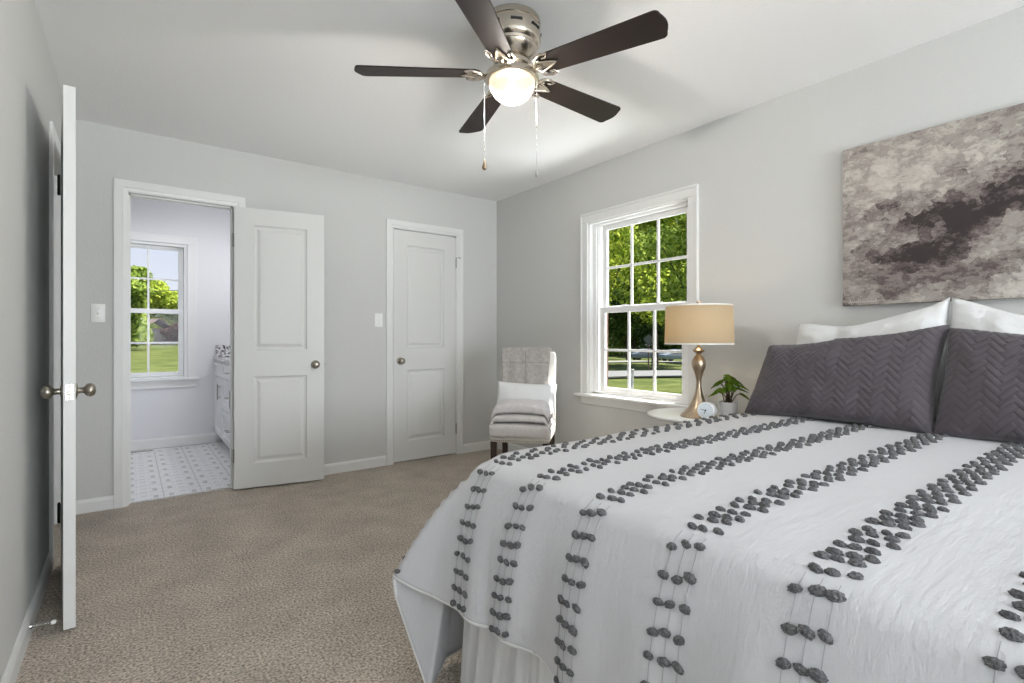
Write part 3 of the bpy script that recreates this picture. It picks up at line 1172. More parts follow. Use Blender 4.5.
# bathroom window
w2 = thing('window_2', 'white double-hung bathroom window seen through the doorway', 'window', (0, 0, 0), 0, kind='structure')
mb = MB()
wd = 0.078
for x0, x1 in ((V0 - wd, V0 + 0.002), (V1 - 0.002, V1 + wd)):
    mb.box(x0, x1, YF - 0.016, YF, VZ0 - 0.002, VZ1 - 0.002, 0.003)
mb.box(V0 - wd, V1 + wd, YF - 0.016, YF, VZ1 - 0.002, VZ1 + wd, 0.003)
mb.build('casing', M_trim, w2)
mb = MB()
mb.box(V0 + 0.002, V1 - 0.002, YF - 0.004, YF + 0.035, VZ0 - 0.021, VZ0 - 0.002, 0.001)
mb.box(V0 - wd - 0.02, V1 + wd + 0.02, YF - 0.045, YF - 0.0005, VZ0 - 0.022, VZ0, 0.005)
mb.box(V0 - wd, V1 + wd, YF - 0.014, YF, VZ0 - 0.098, VZ0 - 0.022, 0.004)
mb.build('sill', M_trim, w2)
mb = MB()
for x0, x1 in ((V0, V0 + 0.03), (V1 - 0.03, V1)):
    mb.box(x0, x1, YF + 0.001, YF + 0.12, VZ0, VZ1 - 0.001, 0.002)
mb.box(V0 + 0.029, V1 - 0.029, YF + 0.002, YF + 0.118, VZ1 - 0.028, VZ1 - 0.002, 0.002)
mb.box(V0, V1, YF + 0.03, YF + 0.12, VZ0 - 0.01, VZ0 + 0.014, 0.002)
mb.build('frame', M_vinyl, w2)
mb = MB()
sash(mb, 'y', YF + 0.092, -0.096, 0.402, 1.385, 1.985, 0.044, 0.032, 0.040, 0.026, 2, 2, 0.018)
up = mb.build('upper_sash', M_vinyl, w2)
mb = MB()
mb.box(-0.10, 0.406, YF + 0.0905, YF + 0.0935, 1.381, 1.989)
mb.build('glass', M_glass, up)
mb = MB()
sash(mb, 'y', YF + 0.062, -0.096, 0.402, 0.752, 1.340, 0.044, 0.045, 0.042, 0.026, 2, 2, 0.018)
lo = mb.build('lower_sash', M_vinyl, w2)
mb = MB()
mb.box(-0.10, 0.406, YF + 0.0605, YF + 0.0635, 0.748, 1.344)
mb.build('glass', M_glass, lo)


# ------------------------------------------------------------------ light switches
def switch(loc, label):
    t = thing('light_switch', label, 'light switch', loc, 0)
    mb = MB()
    mb.box(-0.036, 0.036, -0.006, 0.0, -0.058, 0.058, 0.003)
    p = mb.build('cover_plate', M_plastic, t, 40)
    for z in (-0.03, 0.03):
        mb = MB()
        mb.lathe([(0.0, 0.0015), (0.0025, 0.001), (0.003, 0.0), (0.0, 0.0)], 10, rot_to((0, -1, 0), (0, -0.006, z)))
        mb.build('screw', M_chrome, p)
    mb = MB()
    mb.prism([(-0.006, -0.011), (-0.012, 0.002), (-0.012, 0.011), (-0.006, 0.013)], -0.005, 0.005,
             Matrix(((0, 0, 1, 0), (1, 0, 0, 0), (0, 1, 0, 0), (0, 0, 0, 1))))
    mb.build('toggle', M_plastic, t)
    return t


switch((-0.158, YB, 1.252), 'white toggle light switch on the wall left of the bathroom doorway')
switch((1.700, YB, 1.247), 'white toggle light switch on the wall beside the closet door')

# ------------------------------------------------------------------ bathroom vanity
vy0, vy1, vx0 = 4.55, YF - 0.004, 0.732
va = thing('vanity_cabinet', 'white bathroom vanity cabinet with a speckled granite top beyond the doorway', 'vanity', (0, 0, 0))
mb = MB()
mb.box(vx0, BX1 - 0.004, vy0, vy1, 0.10, 0.862, 0.002)
mb.box(vx0 + 0.06, BX1 - 0.004, vy0 + 0.01, vy1, 0.0, 0.10)
mb.build('body', M_cab, va)
mb = MB()
mb.box(vx0 - 0.022, BX1 - 0.004, vy0 - 0.02, vy1, 0.862, 0.895, 0.004)
ct = mb.build('countertop', M_granite, va)
mb = MB()
mb.box(vx0 - 0.005, BX1 - 0.004, vy1 - 0.02, vy1, 0.895, 1.02, 0.003)
mb.build('side_splash', M_granite, ct)


def shaker(mb, y0, y1, z0, z1, x=vx0, t=0.019, fr=0.055):
    mb.box(x - t, x, y0, y0 + fr, z0, z1, 0.0015)
    mb.box(x - t, x, y1 - fr, y1, z0, z1, 0.0015)
    mb.box(x - t, x, y0 + fr, y1 - fr, z0, z0 + fr, 0.0015)
    mb.box(x - t, x, y0 + fr, y1 - fr, z1 - fr, z1, 0.0015)
    mb.box(x - t * 0.4, x, y0 + fr - 0.002, y1 - fr + 0.002, z0 + fr - 0.002, z1 - fr + 0.002)


def bar_pull(par, name, p, axis, ln):
    mb = MB()
    x, y, z = p
    d = Vector((0, 1, 0)) if axis == 'y' else Vector((0, 0, 1))
    c = Vector((x - 0.028, y, z))
    mb.tube([c - d * ln / 2, c + d * ln / 2], 0.0055, 10)
    for s2 in (-1, 1):
        e = c + d * (s2 * ln * 0.36)
        mb.tube([e, e + Vector((0.028, 0, 0))], 0.004, 8)
    mb.build(name, M_steel, par, 60)


for (a, b) in ((5.62, 6.13),):
    mb = MB()
    shaker(mb, a, b, 0.12, 0.70)
    dr = mb.build('door', M_cab, va)
    bar_pull(dr, 'handle', (vx0 - 0.019, 5.68, 0.57), 'z', 0.15)
    mb = MB()
    shaker(mb, a, b, 0.715, 0.845, fr=0.03)
    mb.build('drawer', M_cab, va)
for z0, z1 in ((0.715, 0.845), (0.42, 0.70), (0.12, 0.405)):
    mb = MB()
    shaker(mb, 4.98, 5.60, z0, z1, fr=0.03 if z1 > 0.8 else 0.05)
    dr = mb.build('drawer', M_cab, va)
    bar_pull(dr, 'handle', (vx0 - 0.019, 5.14, (z0 + z1) / 2 if z1 > 0.8 else z1 - 0.14), 'y', 0.13)
mb = MB()
shaker(mb, 4.57, 4.965, 0.12, 0.845)
dr = mb.build('door', M_cab, va)
bar_pull(dr, 'handle', (vx0 - 0.019, 4.91, 0.57), 'z', 0.15)

# floor register
fr_ = thing('floor_register', 'white slotted floor vent on the bathroom tile under the window', 'vent', (0.04, 6.075, -0.004))
mb = MB()
for y0, y1 in ((-0.045, -0.035), (0.035, 0.045)):
    mb.box(-0.16, 0.16, y0, y1, 0, 0.007, 0.001)
for x0, x1 in ((-0.16, -0.148), (0.148, 0.16)):
    mb.box(x0, x1, -0.036, 0.036, 0, 0.007, 0.001)
for i in range(19):
    x = -0.14 + i * 0.0156
    mb.box(x - 0.0018, x + 0.0018, -0.036, 0.036, 0, 0.005)
mb.build('grille', M_plastic, fr_)
mb = MB()
mb.box(-0.148, 0.148, -0.036, 0.036, 0.0, 0.0015)
mb.build('duct_shade', M_dark, fr_)  # dark sheet stands in for the shade below the slats


# ------------------------------------------------------------------ ceiling fan
FX, FY, FZ, FR = 1.313, 1.752, 2.222, 0.665
fan = thing('ceiling_fan', 'five-blade brown ceiling fan with nickel motor and lit globe light', 'ceiling fan', (FX, FY, ZC))
zb = FZ - ZC
mb = MB()
mb.lathe([(0.0, 0.0), (0.118, 0.0), (0.122, -0.008), (0.122, -0.026), (0.116, -0.030), (0.116, -0.036), (0.122, -0.040), (0.123, -0.092), (0.118, -0.104), (0.108, -0.112), (0.106, -0.122), (0.110, -0.128), (0.104, -0.142), (0.086, -0.158), (0.074, -0.168), (0.0, -0.168)], 48)
mb.build('motor_housing', M_nickel, fan, 35)
for i in range(8):
    mb = MB()
    a = 2 * PI * i / 8 + 0.3
    mb.box(-0.024, 0.024, -0.003, 0.003, -0.005, 0.005)
    bmesh.ops.transform(mb.bm, matrix=Matrix.Rotation(a, 4, 'Z') @ Matrix.Translation((0, -0.1215, -0.060)), verts=mb.bm.verts[-8:])
    mb.build('dark_dash', M_dark, fan)  # near-black dashes ringing the motor housing
mb = MB()
mb.lathe([(0.0, -0.165), (0.062, -0.165), (0.080, -0.185), (0.080, -0.200), (0.0, -0.200)], 40)
mb.build('blade_hub', M_nickel, fan, 35)
mb = MB()
mb.lathe([(0.0, -0.196), (0.056, -0.196), (0.060, -0.205), (0.062, -0.215), (0.090, -0.222), (0.112, -0.232), (0.116, -0.245), (0.116, -0.258), (0.108, -0.262), (0.100, -0.262), (0.0, -0.255)], 48)
mb.build('light_kit', M_nickel, fan, 35)
mb = MB()
mb.lathe([(0.0985, -0.258)] + [(0.0985 * math.cos(t), -0.262 - 0.092 * math.sin(t)) for t in [i * PI / 2 / 14 for i in range(14)]] + [(0.0, -0.354)], 48, cap=False)
gl = mb.build('globe', M_globe, fan, 180)
mb = MB()
mb.lathe([(0.0, -0.258), (0.012, -0.26), (0.014, -0.275), (0.026, -0.295), (0.029, -0.31), (0.022, -0.328), (0.0, -0.336)], 20)
mb.build('bulb', M_fanbulb, gl, 60)
light('fan_lamp', 'POINT', (FX, FY, ZC - 0.335), 70, (1.0, 0.965, 0.92), shadow_soft_size=0.035)


def blade_outline():
    pts = []
    r0, r1 = 0.130, FR
    hw0, hw1 = 0.052, 0.068
    # inner rounded end
    for i in range(9):
        a = PI / 2 + PI * i / 8
        pts.append((r0 + 0.03 + 0.03 * math.cos(a), hw0 * math.sin(a)))
    # outer end slightly bowed with rounded corners
    for i in range(7):
        a = -PI / 2 + PI / 2 * i / 6
        pts.append((r1 - 0.035 + 0.022 * math.cos(a), -hw1 + 0.022 + 0.022 * math.sin(a)))
    for i in range(1, 6):
        v_ = -hw1 + 0.022 + (2 * hw1 - 0.044) * i / 6
        pts.append((r1 - 0.013 + 0.013 * math.sin(PI * i / 6), v_))
    for i in range(7):
        a = PI / 2 * i / 6
        pts.append((r1 - 0.035 + 0.022 * math.cos(a), hw1 - 0.022 + 0.022 * math.sin(a)))
    return pts


for k in range(5):
    a = R(144.8 - 72 * k + 1.0)
    pitch = R(-12)
    base_m = Matrix.Rotation(a, 4, 'Z') @ Matrix.Translation((0, 0, zb))
    tilt = base_m @ Matrix.Rotation(pitch, 4, 'X')
    mb = MB()
    mb.prism(blade_outline(), 0.0, 0.006, tilt)
    bl = mb.build('blade', M_blade, fan)
    # ornate scroll bracket under the blade
    mb = MB()
    arm = [(0.062, 0, 0.030), (0.085, 0, 0.018), (0.105, 0, 0.000), (0.125, 0, -0.010), (0.150, 0, -0.008)]
    mb.tube(arm, [0.011, 0.010, 0.009, 0.008, 0.007], 10)
    for s2 in (-1, 1):
        mb.tube([(0.112, 0, -0.009), (0.128, s2 * 0.022, -0.007), (0.142, s2 * 0.050, -0.006), (0.172, s2 * 0.060, -0.005), (0.196, s2 * 0.054, -0.005),
                 (0.186, s2 * 0.038, -0.005), (0.168, s2 * 0.038, -0.005)], [0.007, 0.007, 0.0065, 0.006, 0.0055, 0.005, 0.0045], 8)
        mb.tube([(0.135, s2 * 0.030, -0.006), (0.158, s2 * 0.022, -0.006), (0.184, s2 * 0.014, -0.005), (0.215, 0.0, -0.005)], [0.006, 0.006, 0.0055, 0.005], 8)
    mb.prism([(0.115, -0.016), (0.18, -0.012), (0.225, 0.0), (0.18, 0.012), (0.115, 0.016)], -0.006, -0.001)
    bmesh.ops.transform(mb.bm, matrix=tilt, verts=mb.bm.verts)
    br = mb.build('blade_bracket', M_nickel, fan, 60)
    for (x, y) in ((0.150, -0.036), (0.150, 0.036), (0.206, 0.0)):
        mb = MB()
        mb.lathe([(0.0, -0.0125), (0.005, -0.011), (0.0055, -0.006), (0.0, -0.006)], 10, tilt @ Matrix.Translation((x, y, 0)))
        mb.build('screw', M_chrome, br, 40)


def pull_chain(x, y, z0, z1, ball):
    mb = MB()
    n = int((z0 - z1) / 0.0045)
    mb.tube([(x, y, z0), (x, y, z1)], 0.0011, 6)
    for i in range(0, n, 2):
        mb.ball((x, y, z0 - i * 0.0045), 0.0021, 1)
    ch = mb.build('pull_chain', M_chrome, fan, 180)
    mb = MB()
    if ball:
        mb.lathe([(0.0, z1 + 0.004), (0.003, z1), (0.005, z1 - 0.012), (0.0105, z1 - 0.026), (0.011, z1 - 0.034), (0.007, z1 - 0.042), (0.0, z1 - 0.044)], 16, Matrix.Translation((x, y, 0)))
        mb.build('pendant', M_bronzelamp, ch, 60)
    else:
        mb.lathe([(0.0, z1 + 0.002), (0.004, z1), (0.005, z1 - 0.024), (0.0, z1 - 0.028)], 12, Matrix.Translation((x, y, 0)))
        mb.build('pendant', M_steel, ch, 60)
        mb = MB()
        mb.lathe([(0.0, z1 + 0.197), (0.004, z1 + 0.195), (0.004, z1 + 0.185), (0.0, z1 + 0.182)], 12, Matrix.Translation((x, y, 0)))
        mb.build('connector', M_steel, ch, 60)


cR = Vector((0.8, -0.6, 0))
pull_chain(*(cR * -0.118)[:2], -0.235, 1.858 - ZC, True)
pull_chain(*(cR * 0.106)[:2], -0.235, 1.812 - ZC, False)

# ------------------------------------------------------------------ painting
pt = thing('painting', 'large abstract canvas in taupe, cream and dark brown above the pillows', 'painting', (XR - 0.022, 0.42, 1.651))
mb = MB()
mb.box(-0.019, 0.019, -0.645, 0.645, -0.394, 0.394, 0.003)
mb.build('canvas', M_paint, pt)
mb = MB()
rs = random.Random(4)
x = 0.612
for i in range(13):
    hgt = 0.018 if i % 4 == 0 else 0.011
    p0 = Vector((-0.0195, x - i * 0.0092, -0.383))
    mb.tube([p0, p0 + Vector((0, -0.003, hgt)), p0 + Vector((0, -0.0055, hgt * 0.3)), p0 + Vector((0, -0.0088, 0.004 + rs.uniform(0, .004)))], 0.0011, 5)
mb.build('signature', mat('cream_paint', (0.55, 0.52, 0.47), 0.6), pt)

# ------------------------------------------------------------------ bed
BX, BY0, BY1 = 0.875, -0.15, 1.365       # mattress foot x, near and far sides
bed = thing('bed', 'queen bed with a gathered pale skirt beneath the tufted comforter', 'bed', (1.9, 0.61, 0))
off = Vector((-1.9, -0.61, 0))


def lb(mb):
    bmesh.ops.translate(mb.bm, verts=mb.bm.verts, vec=off)
    return mb


mb = MB()
mb.box(BX, 2.895, BY0, BY1, 0.38, 0.672, 0.045, 4)
lb(mb).build('mattress', M_cotton, bed, 40)
mb = MB()
mb.box(BX + 0.015, 2.895, BY0 + 0.015, BY1 - 0.015, 0.16, 0.378, 0.02, 3)
lb(mb).build('box_spring', M_skirt, bed, 40)
for x in (BX + 0.1, 2.82):
    for y in (BY0 + 0.1, BY1 - 0.1):
        mb = MB()
        mb.lathe([(0.0, 0.0), (0.025, 0.0), (0.022, 0.03), (0.02, 0.16), (0.0, 0.16)], 16, Matrix.Translation((x, y, 0)))
        lb(mb).build('leg', M_dark, bed, 40)
# skirt: gathered strip around the near, foot and far sides
path = []
st = 0.008
x, y = 2.88, BY0 - 0.012
while x > BX - 0.012:
    path.append((x, y, 0, -1)); x -= st
xx, y = BX - 0.014, BY0 - 0.012
while y < BY1 + 0.012:
    path.append((xx, y, -1, 0)); y += st
x, yy = BX - 0.014, BY1 + 0.014
while x < 2.88:
    path.append((x, yy, 0, 1)); x += st
P = []
NS = 14
for i, (x, y, nx, ny) in enumerate(path):
    s_ = i * st
    wv = math.sin(s_ * 2 * PI / 0.085 + 1.7 * math.sin(s_ * 5.1)) * 0.5 + 0.32 * math.sin(s_ * 2 * PI / 0.047 + 2 * math.sin(s_ * 3.3))
    row = []
    for j in range(NS + 1):
        u = j / NS
        z = 0.375 - u * 0.363
        amp = 0.004 + 0.026 * u ** 0.8
        d = 0.008 + amp * (wv + 0.9)
        row.append(Vector((x + nx * d, y + ny * d, z)) + off)
    P.append(row)
me = grid_mesh('bed_skirt', P)
o = link('bed_skirt', me, M_skirt, bed, 180)
solidify(o, 0.002)

# ------------------------------------------------------------------ comforter
CX, CY1, CY0, CZ = 0.872, 1.372, -0.165, 0.700   # bend lines of the top
RB = 0.055


def lerp(a, b, t):
    return a + (b - a) * t


def pl(keys, x):
    if x <= keys[0][0]:
        return keys[0][1]
    for (x0, v0), (x1, v1) in zip(keys, keys[1:]):
        if x <= x1:
            t = (x - x0) / (x1 - x0)
            t = t * t * (3 - 2 * t)
            return v0 + (v1 - v0) * t
    return keys[-1][1]


LA, LB = 0.425, 0.66
HEM = [(0, Vector((0.735, 1.372, 0.318))), (12, Vector((0.706, 1.43, 0.325))), (25, Vector((0.668, 1.512, 0.343))), (31, Vector((0.680, 1.520, 0.275))), (40, Vector((0.705, 1.475, 0.16))),
       (57, Vector((0.735, 1.405, 0.014))), (75, Vector((0.84, 1.492, 0.035))), (90, Vector((0.91, 1.492, 0.045)))]


def hem_at(th):
    for (t0, a), (t1, b) in zip(HEM, HEM[1:]):
        if th <= t1:
            k = (th - t0) / (t1 - t0)
            k = k * k * (3 - 2 * k) * 0.5 + k * 0.5
            return a.lerp(b, k)
    return HEM[-1][1]


def bulge(x, y):
    u = min(1, max(0, (x - CX) / 0.35))
    v = min(1, max(0, (CY1 - y) / 0.30)) * min(1, max(0, (y - CY0) / 0.3))
    return 0.014 * (1 - (1 - u) ** 2) * (1 - (1 - v) ** 2)


def spread(x, b):
    t = min(1, max(0, (x - 0.865) / 0.24))
    k = max(0.0, 1 + b / 0.12)
    return 0.105 * t * t * (3 - 2 * t) * (k * k if k < 1 else 1)


def cloth(a, b):
    """a: metres past the foot bend (negative on the top); b: metres past the far side bend"""
    if a <= 0 and b <= 0:
        x, y = CX - a, CY1 + b + spread(CX - a, b)
        z = CZ + bulge(x, y) + 0.0035 * noise.noise(Vector((x * 5, y * 5, 0.3))) + 0.0018 * noise.noise(Vector((x * 17, y * 17, 4)))
        # ease into the bends
        for q in (-a, -b):
            if q < RB:
                z -= 0.018 * (1 - q / RB) ** 2
        return Vector((x, y, z))
    z_edge = CZ - 0.018
    if b <= 0:                      # foot drape
        y = CY1 + b
        hx = pl([(-0.6, 0.79), (0.4, 0.785), (0.88, 0.792), (1.05, 0.785), (1.29, 0.748), (1.372, 0.735)], y)
        hz = pl([(-0.6, 0.27), (0.5, 0.272), (0.70, 0.285), (0.88, 0.297), (1.03, 0.322), (1.2, 0.322), (1.372, 0.318)], y)
        t = a / LA
        base = cloth(0.0, b)
        bow = math.sin(PI * min(1, t)) * 0.020 + (1 - (1 - min(1, t * 2.6)) ** 2) * 0.018 * (1 - t)
        x = lerp(base.x, hx, t) - bow
        z = lerp(base.z, hz, t ** 0.97)
        fold = 0.010 * math.sin(y * 17 + 1.2) + 0.008 * math.sin(y * 31 + 0.4) + 0.004 * noise.noise(Vector((y * 20, z * 9, 2.0))) \
            + 0.006 * noise.noise(Vector((y * 9, z * 3, 7.0)))
        e = min(1, (CY1 - y) / 0.10)
        y -= 0.055 * t * math.sin(PI * min(1, max(0, -b / 0.25)))
        return Vector((x - fold * t * 1.2 * e, y, z))
    if a <= 0:                      # far side drape
        x = CX - a
        t = b / LB
        base = cloth(a, 0.0)
        e = min(1, max(0, (x - 0.91) / 0.25))
        y = lerp(base.y, max(1.492, base.y + 0.012), t ** 0.7)
        z = lerp(base.z, 0.045, t ** 0.97)
        return Vector((x + 0.04 * t * (1 - min(1, (x - CX) / 0.3)), y + (0.012 * math.sin(x * 19) + 0.008 * math.sin(x * 37)) * t * e, z))
    # corner cone
    th = math.degrees(math.atan2(b, a))
    r = math.hypot(a, b)
    rh = min(LA / max(1e-6, math.cos(R(th))), LB / max(1e-6, math.sin(R(th))))
    t = r / rh
    base = cloth(0.0, 0.0)
    Hh = hem_at(th)
    p = base.lerp(Hh, t)
    outd = (Vector((Hh.x, Hh.y, 0)) - Vector((base.x, base.y, 0))).normalized()
    bow = math.sin(PI * min(1, t)) * 0.012 + (1 - (1 - min(1, t * 2.6)) ** 2) * 0.020 * (1 - t)
    k = max(0.0, 1 - th / 90)
    p += outd * bow * (0.35 + 0.65 * k)
    p.z += 0.010 * math.sin(PI * min(1, t))
    return p


na0, na1, nb0, nb1 = 78, 40, 74, 34
A = [-(2.60 - CX) * (1 - i / na0) for i in range(na0)] + [LA * i / na1 for i in range(na1 + 1)]
# extra fineness around the far corner, and overhang on the near side
B = [-(CY1 + 0.20) * (1 - i / nb0) for i in range(nb0)] + [LB * i / nb1 for i in range(nb1 + 1)]


def cloth2(a, b):
    y = CY1 + b
    if y >= CY0:
        return cloth(a, b)
    p = cloth(a, CY0 - CY1)
    q = (CY0 - y)
    return Vector((p.x, CY0 - 0.03 - 0.02 * q, max(0.05, p.z - 0.02 - q * 12)))


cm = thing('comforter', 'white comforter with rows of charcoal tufts covering the bed', 'bedding', (1.7, 0.6, 0.7))
coff = Vector((-1.7, -0.6, -0.7))
P = [[cloth2(a, b) + coff for b in B] for a in A]
me = grid_mesh('cover', P)


def make_comforter_mat():
    m = mat('crinkled_cotton', (0.575, 0.575, 0.60), 0.92, spec=0.12, sheen=0.12)
    t = m.node_tree
    b = t.nodes['Principled BSDF']
    tc = t.nodes['Texture Coordinate']
    mp = nd(t, 'ShaderNodeMapping')
    mp.inputs['Scale'].default_value = (12, 75, 28)
    n1 = nd(t, 'ShaderNodeTexNoise')
    n1.inputs['Scale'].default_value = 1.0
    n1.inputs['Detail'].default_value = 4
    n2 = nd(t, 'ShaderNodeTexNoise')
    n2.inputs['Scale'].default_value = 220
    t.links.new(tc.outputs['Object'], mp.inputs[0])
    t.links.new(mp.outputs[0], n1.inputs['Vector'])
    t.links.new(tc.outputs['Object'], n2.inputs['Vector'])
    ad = nd(t, 'ShaderNodeMath', operation='MULTIPLY_ADD')
    ad.inputs[1].default_value = 0.25
    t.links.new(n2.outputs[0], ad.inputs[0])
    t.links.new(n1.outputs[0], ad.inputs[2])
    bp = nd(t, 'ShaderNodeBump')
    bp.inputs['Strength'].default_value = 0.5
    bp.inputs['Distance'].default_value = 0.005
    t.links.new(ad.outputs[0], bp.inputs['Height'])
    t.links.new(bp.outputs[0], b.inputs['Normal'])
    return m


cov = link('cover', me, make_comforter_mat(), cm, 180)
md = solidify(cov, 0.010, 0)
# piped hem
mb = MB()
hemline = [cloth2(LA, b) + coff for b in [-(CY1 + 0.10) + (CY1 + 0.10 + LB) * i / 160 for i in range(161)]]
hemline += [cloth2(LA * (1 - i / 20), LB) + coff for i in range(1, 21)] + [cloth2(-1.6 * i / 40, LB) + coff for i in range(1, 41)]
mb.tube(hemline, 0.0062, 8)
mb.build('hem', M_cotton, cm, 180)

# tufts
rt = random.Random(11)
tuft_meshes, tuft_fine = [], []
for k in range(12):
    b2 = bmesh.new()
    bmesh.ops.create_icosphere(b2, subdivisions=5 if k >= 6 else 3, radius=1)
    for v in b2.verts:
        d = v.co.normalized()
        lum = 1 + 0.20 * noise.noise(d * 2.2 + Vector((k * 7, 0, 0)))
        # yarn strands wound round the knot
        ax = Vector((math.sin(k * 1.3), 0.4, math.cos(k * 2.1))).normalized()
        lum += 0.055 * math.sin(d.dot(ax) * 15 + 2.2 * noise.noise(d * 2 + Vector((k, 2, 5)))) + 0.10 * noise.noise(d * 5 + Vector((0, k * 5, 1)))
        v.co = Vector((d.x * 0.0078, d.y * 0.0118, max(d.z, -0.5) * 0.0068)) * lum
    me = bpy.data.meshes.new('tuft')
    b2.to_mesh(me)
    b2.free()
    me.materials.append(M_tuft)
    for p in me.polygons:
        p.use_smooth = True
    (tuft_fine if k >= 6 else tuft_meshes).append(me)

STR = [1.575, 1.288, 1.074, 0.845, 0.596, 0.360, 0.122, -0.10]
spots = []
for si, ys in enumerate(STR):
    rows = []
    a = LA - 0.02
    while a > -0.05:                       # drape: regular rows of three
        rows.append((a, 0, 0.0))
        a -= 0.051
    i = 0
    while a > -(2.52 - CX):                # top: denser, staggered rows
        rows.append((a, 1, (0.006 if i % 2 else -0.006)))
        a -= 0.036 if i % 3 else 0.050
        i += 1
    for a, top, sh in rows:
        for j in (-1, 0, 1):
            b = ys - CY1 + j * 0.0260 + sh + (0.040 * min(1, max(0, -a / 1.4)) if si == 1 else 0) + rt.uniform(-0.003, 0.003)
            aa = a + rt.uniform(-0.004, 0.004) + (0.006 * j if top else 0.004 * j)
            if aa > LA - 0.006 or b > LB:
                continue
            if CY1 + b < CY0 + 0.01:
                continue
            p = cloth2(aa, b)
            e = 0.004
            pa, pb = cloth2(min(LA, aa + e), b), cloth2(aa, b + e)
            n = (pb - p).cross(pa - p)
            n = (p - Vector((1.7, 0.6, 0.35))).normalized() if n.length < 1e-9 else n.normalized()
            if n.dot(p - Vector((1.75, 0.6, 0.35))) < 0:
                n = -n
            spots.append((p + n * 0.0075, n, (pb - p).normalized()))
camv = Vector((0, 0, 1.0956))
fw = Vector((math.sin(R(36.858)), math.cos(R(36.858)), 0))
rg = Vector((fw.y, -fw.x, 0))


def in_view(p):
    d = p - camv
    F = d.dot(fw)
    if F < 0.1:
        return False
    return abs(d.dot(rg) / F) < 1.02 and -0.70 < d.z / F < 0.68


order = sorted(range(len(spots)), key=lambda i: ((spots[i][0] - camv).dot(fw) if (in_view(spots[i][0]) and spots[i][1].dot(camv - spots[i][0]) > 0) else 99))
top = order[:100]


def tuft_mtx(p, n, yv):
    yv = (yv - n * yv.dot(n)).normalized()
    ang = rt.uniform(-0.5, 0.5)
    xv = yv.cross(n)
    m3 = Matrix((xv, yv, n)).transposed().to_4x4()
    s_ = rt.uniform(0.88, 1.12)
    return Matrix.Translation(p + coff) @ m3 @ Matrix.Rotation(ang, 4, 'Z') @ Matrix.Diagonal((s_ * rt.uniform(.9, 1.1), s_, s_, 1))


for i in top:
    o = bpy.data.objects.new('tuft', rt.choice(tuft_fine))
    C.objects.link(o)
    o.parent = cm
    o.matrix_local = tuft_mtx(*spots[i])
allv, allf = [], []
for i in order[100:]:
    me = rt.choice(tuft_meshes)
    M_ = tuft_mtx(*spots[i])
    k = len(allv)
    allv += [tuple(M_ @ v.co) for v in me.vertices]
    allf += [tuple(k + q for q in p.vertices) for p in me.polygons]
me = bpy.data.meshes.new('tufting')
me.from_pydata(allv, [], allf)
o = link('tufting', me, M_tuft, cm, 180)
o['kind'] = 'stuff'
# loose threads joining the tufts of the drape
for ys in STR:
    for j in (-1, 0, 1):
        mb = MB()
        b = ys - CY1 + j * 0.0265
        if CY1 + b < CY0 + 0.01:
            continue
        pts = []
        for i in range(17):
            a = -0.03 + (LA - 0.005 + 0.03) * i / 16
            p = cloth2(a, b)
            pa, pb = cloth2(min(LA, a + .004) if a < LA - .004 else a - .004, b), cloth2(a, b + .004)
            n = (pb - p).cross(pa - p)
            n = n.normalized() if n.length > 1e-9 else Vector((-1, 0, 0))
            if n.dot(p - Vector((1.75, 0.6, 0.35))) < 0:
                n = -n
            pts.append(p + n * 0.0062 + coff)
        mb.tube(pts, 0.0007, 5)
        mb.build('thread', mat('grey_thread', (0.36, 0.36, 0.37), 0.9), cm)


# ------------------------------------------------------------------ pillows
def herring(x, y, wd, n):
    x, y = x / wd, y / wd
    ix, iy = math.floor(x), math.floor(y)
    fx, fy = x - ix, y - iy
    k = (ix - iy) % (2 * n)
    if k < n:
        along, across = k + fx, fy
    else:
        along, across = (2 * n - 1 - k) + fy, fx
    d = min(across, 1 - across, along, n - along)
    return min(1.0, d / 0.22)


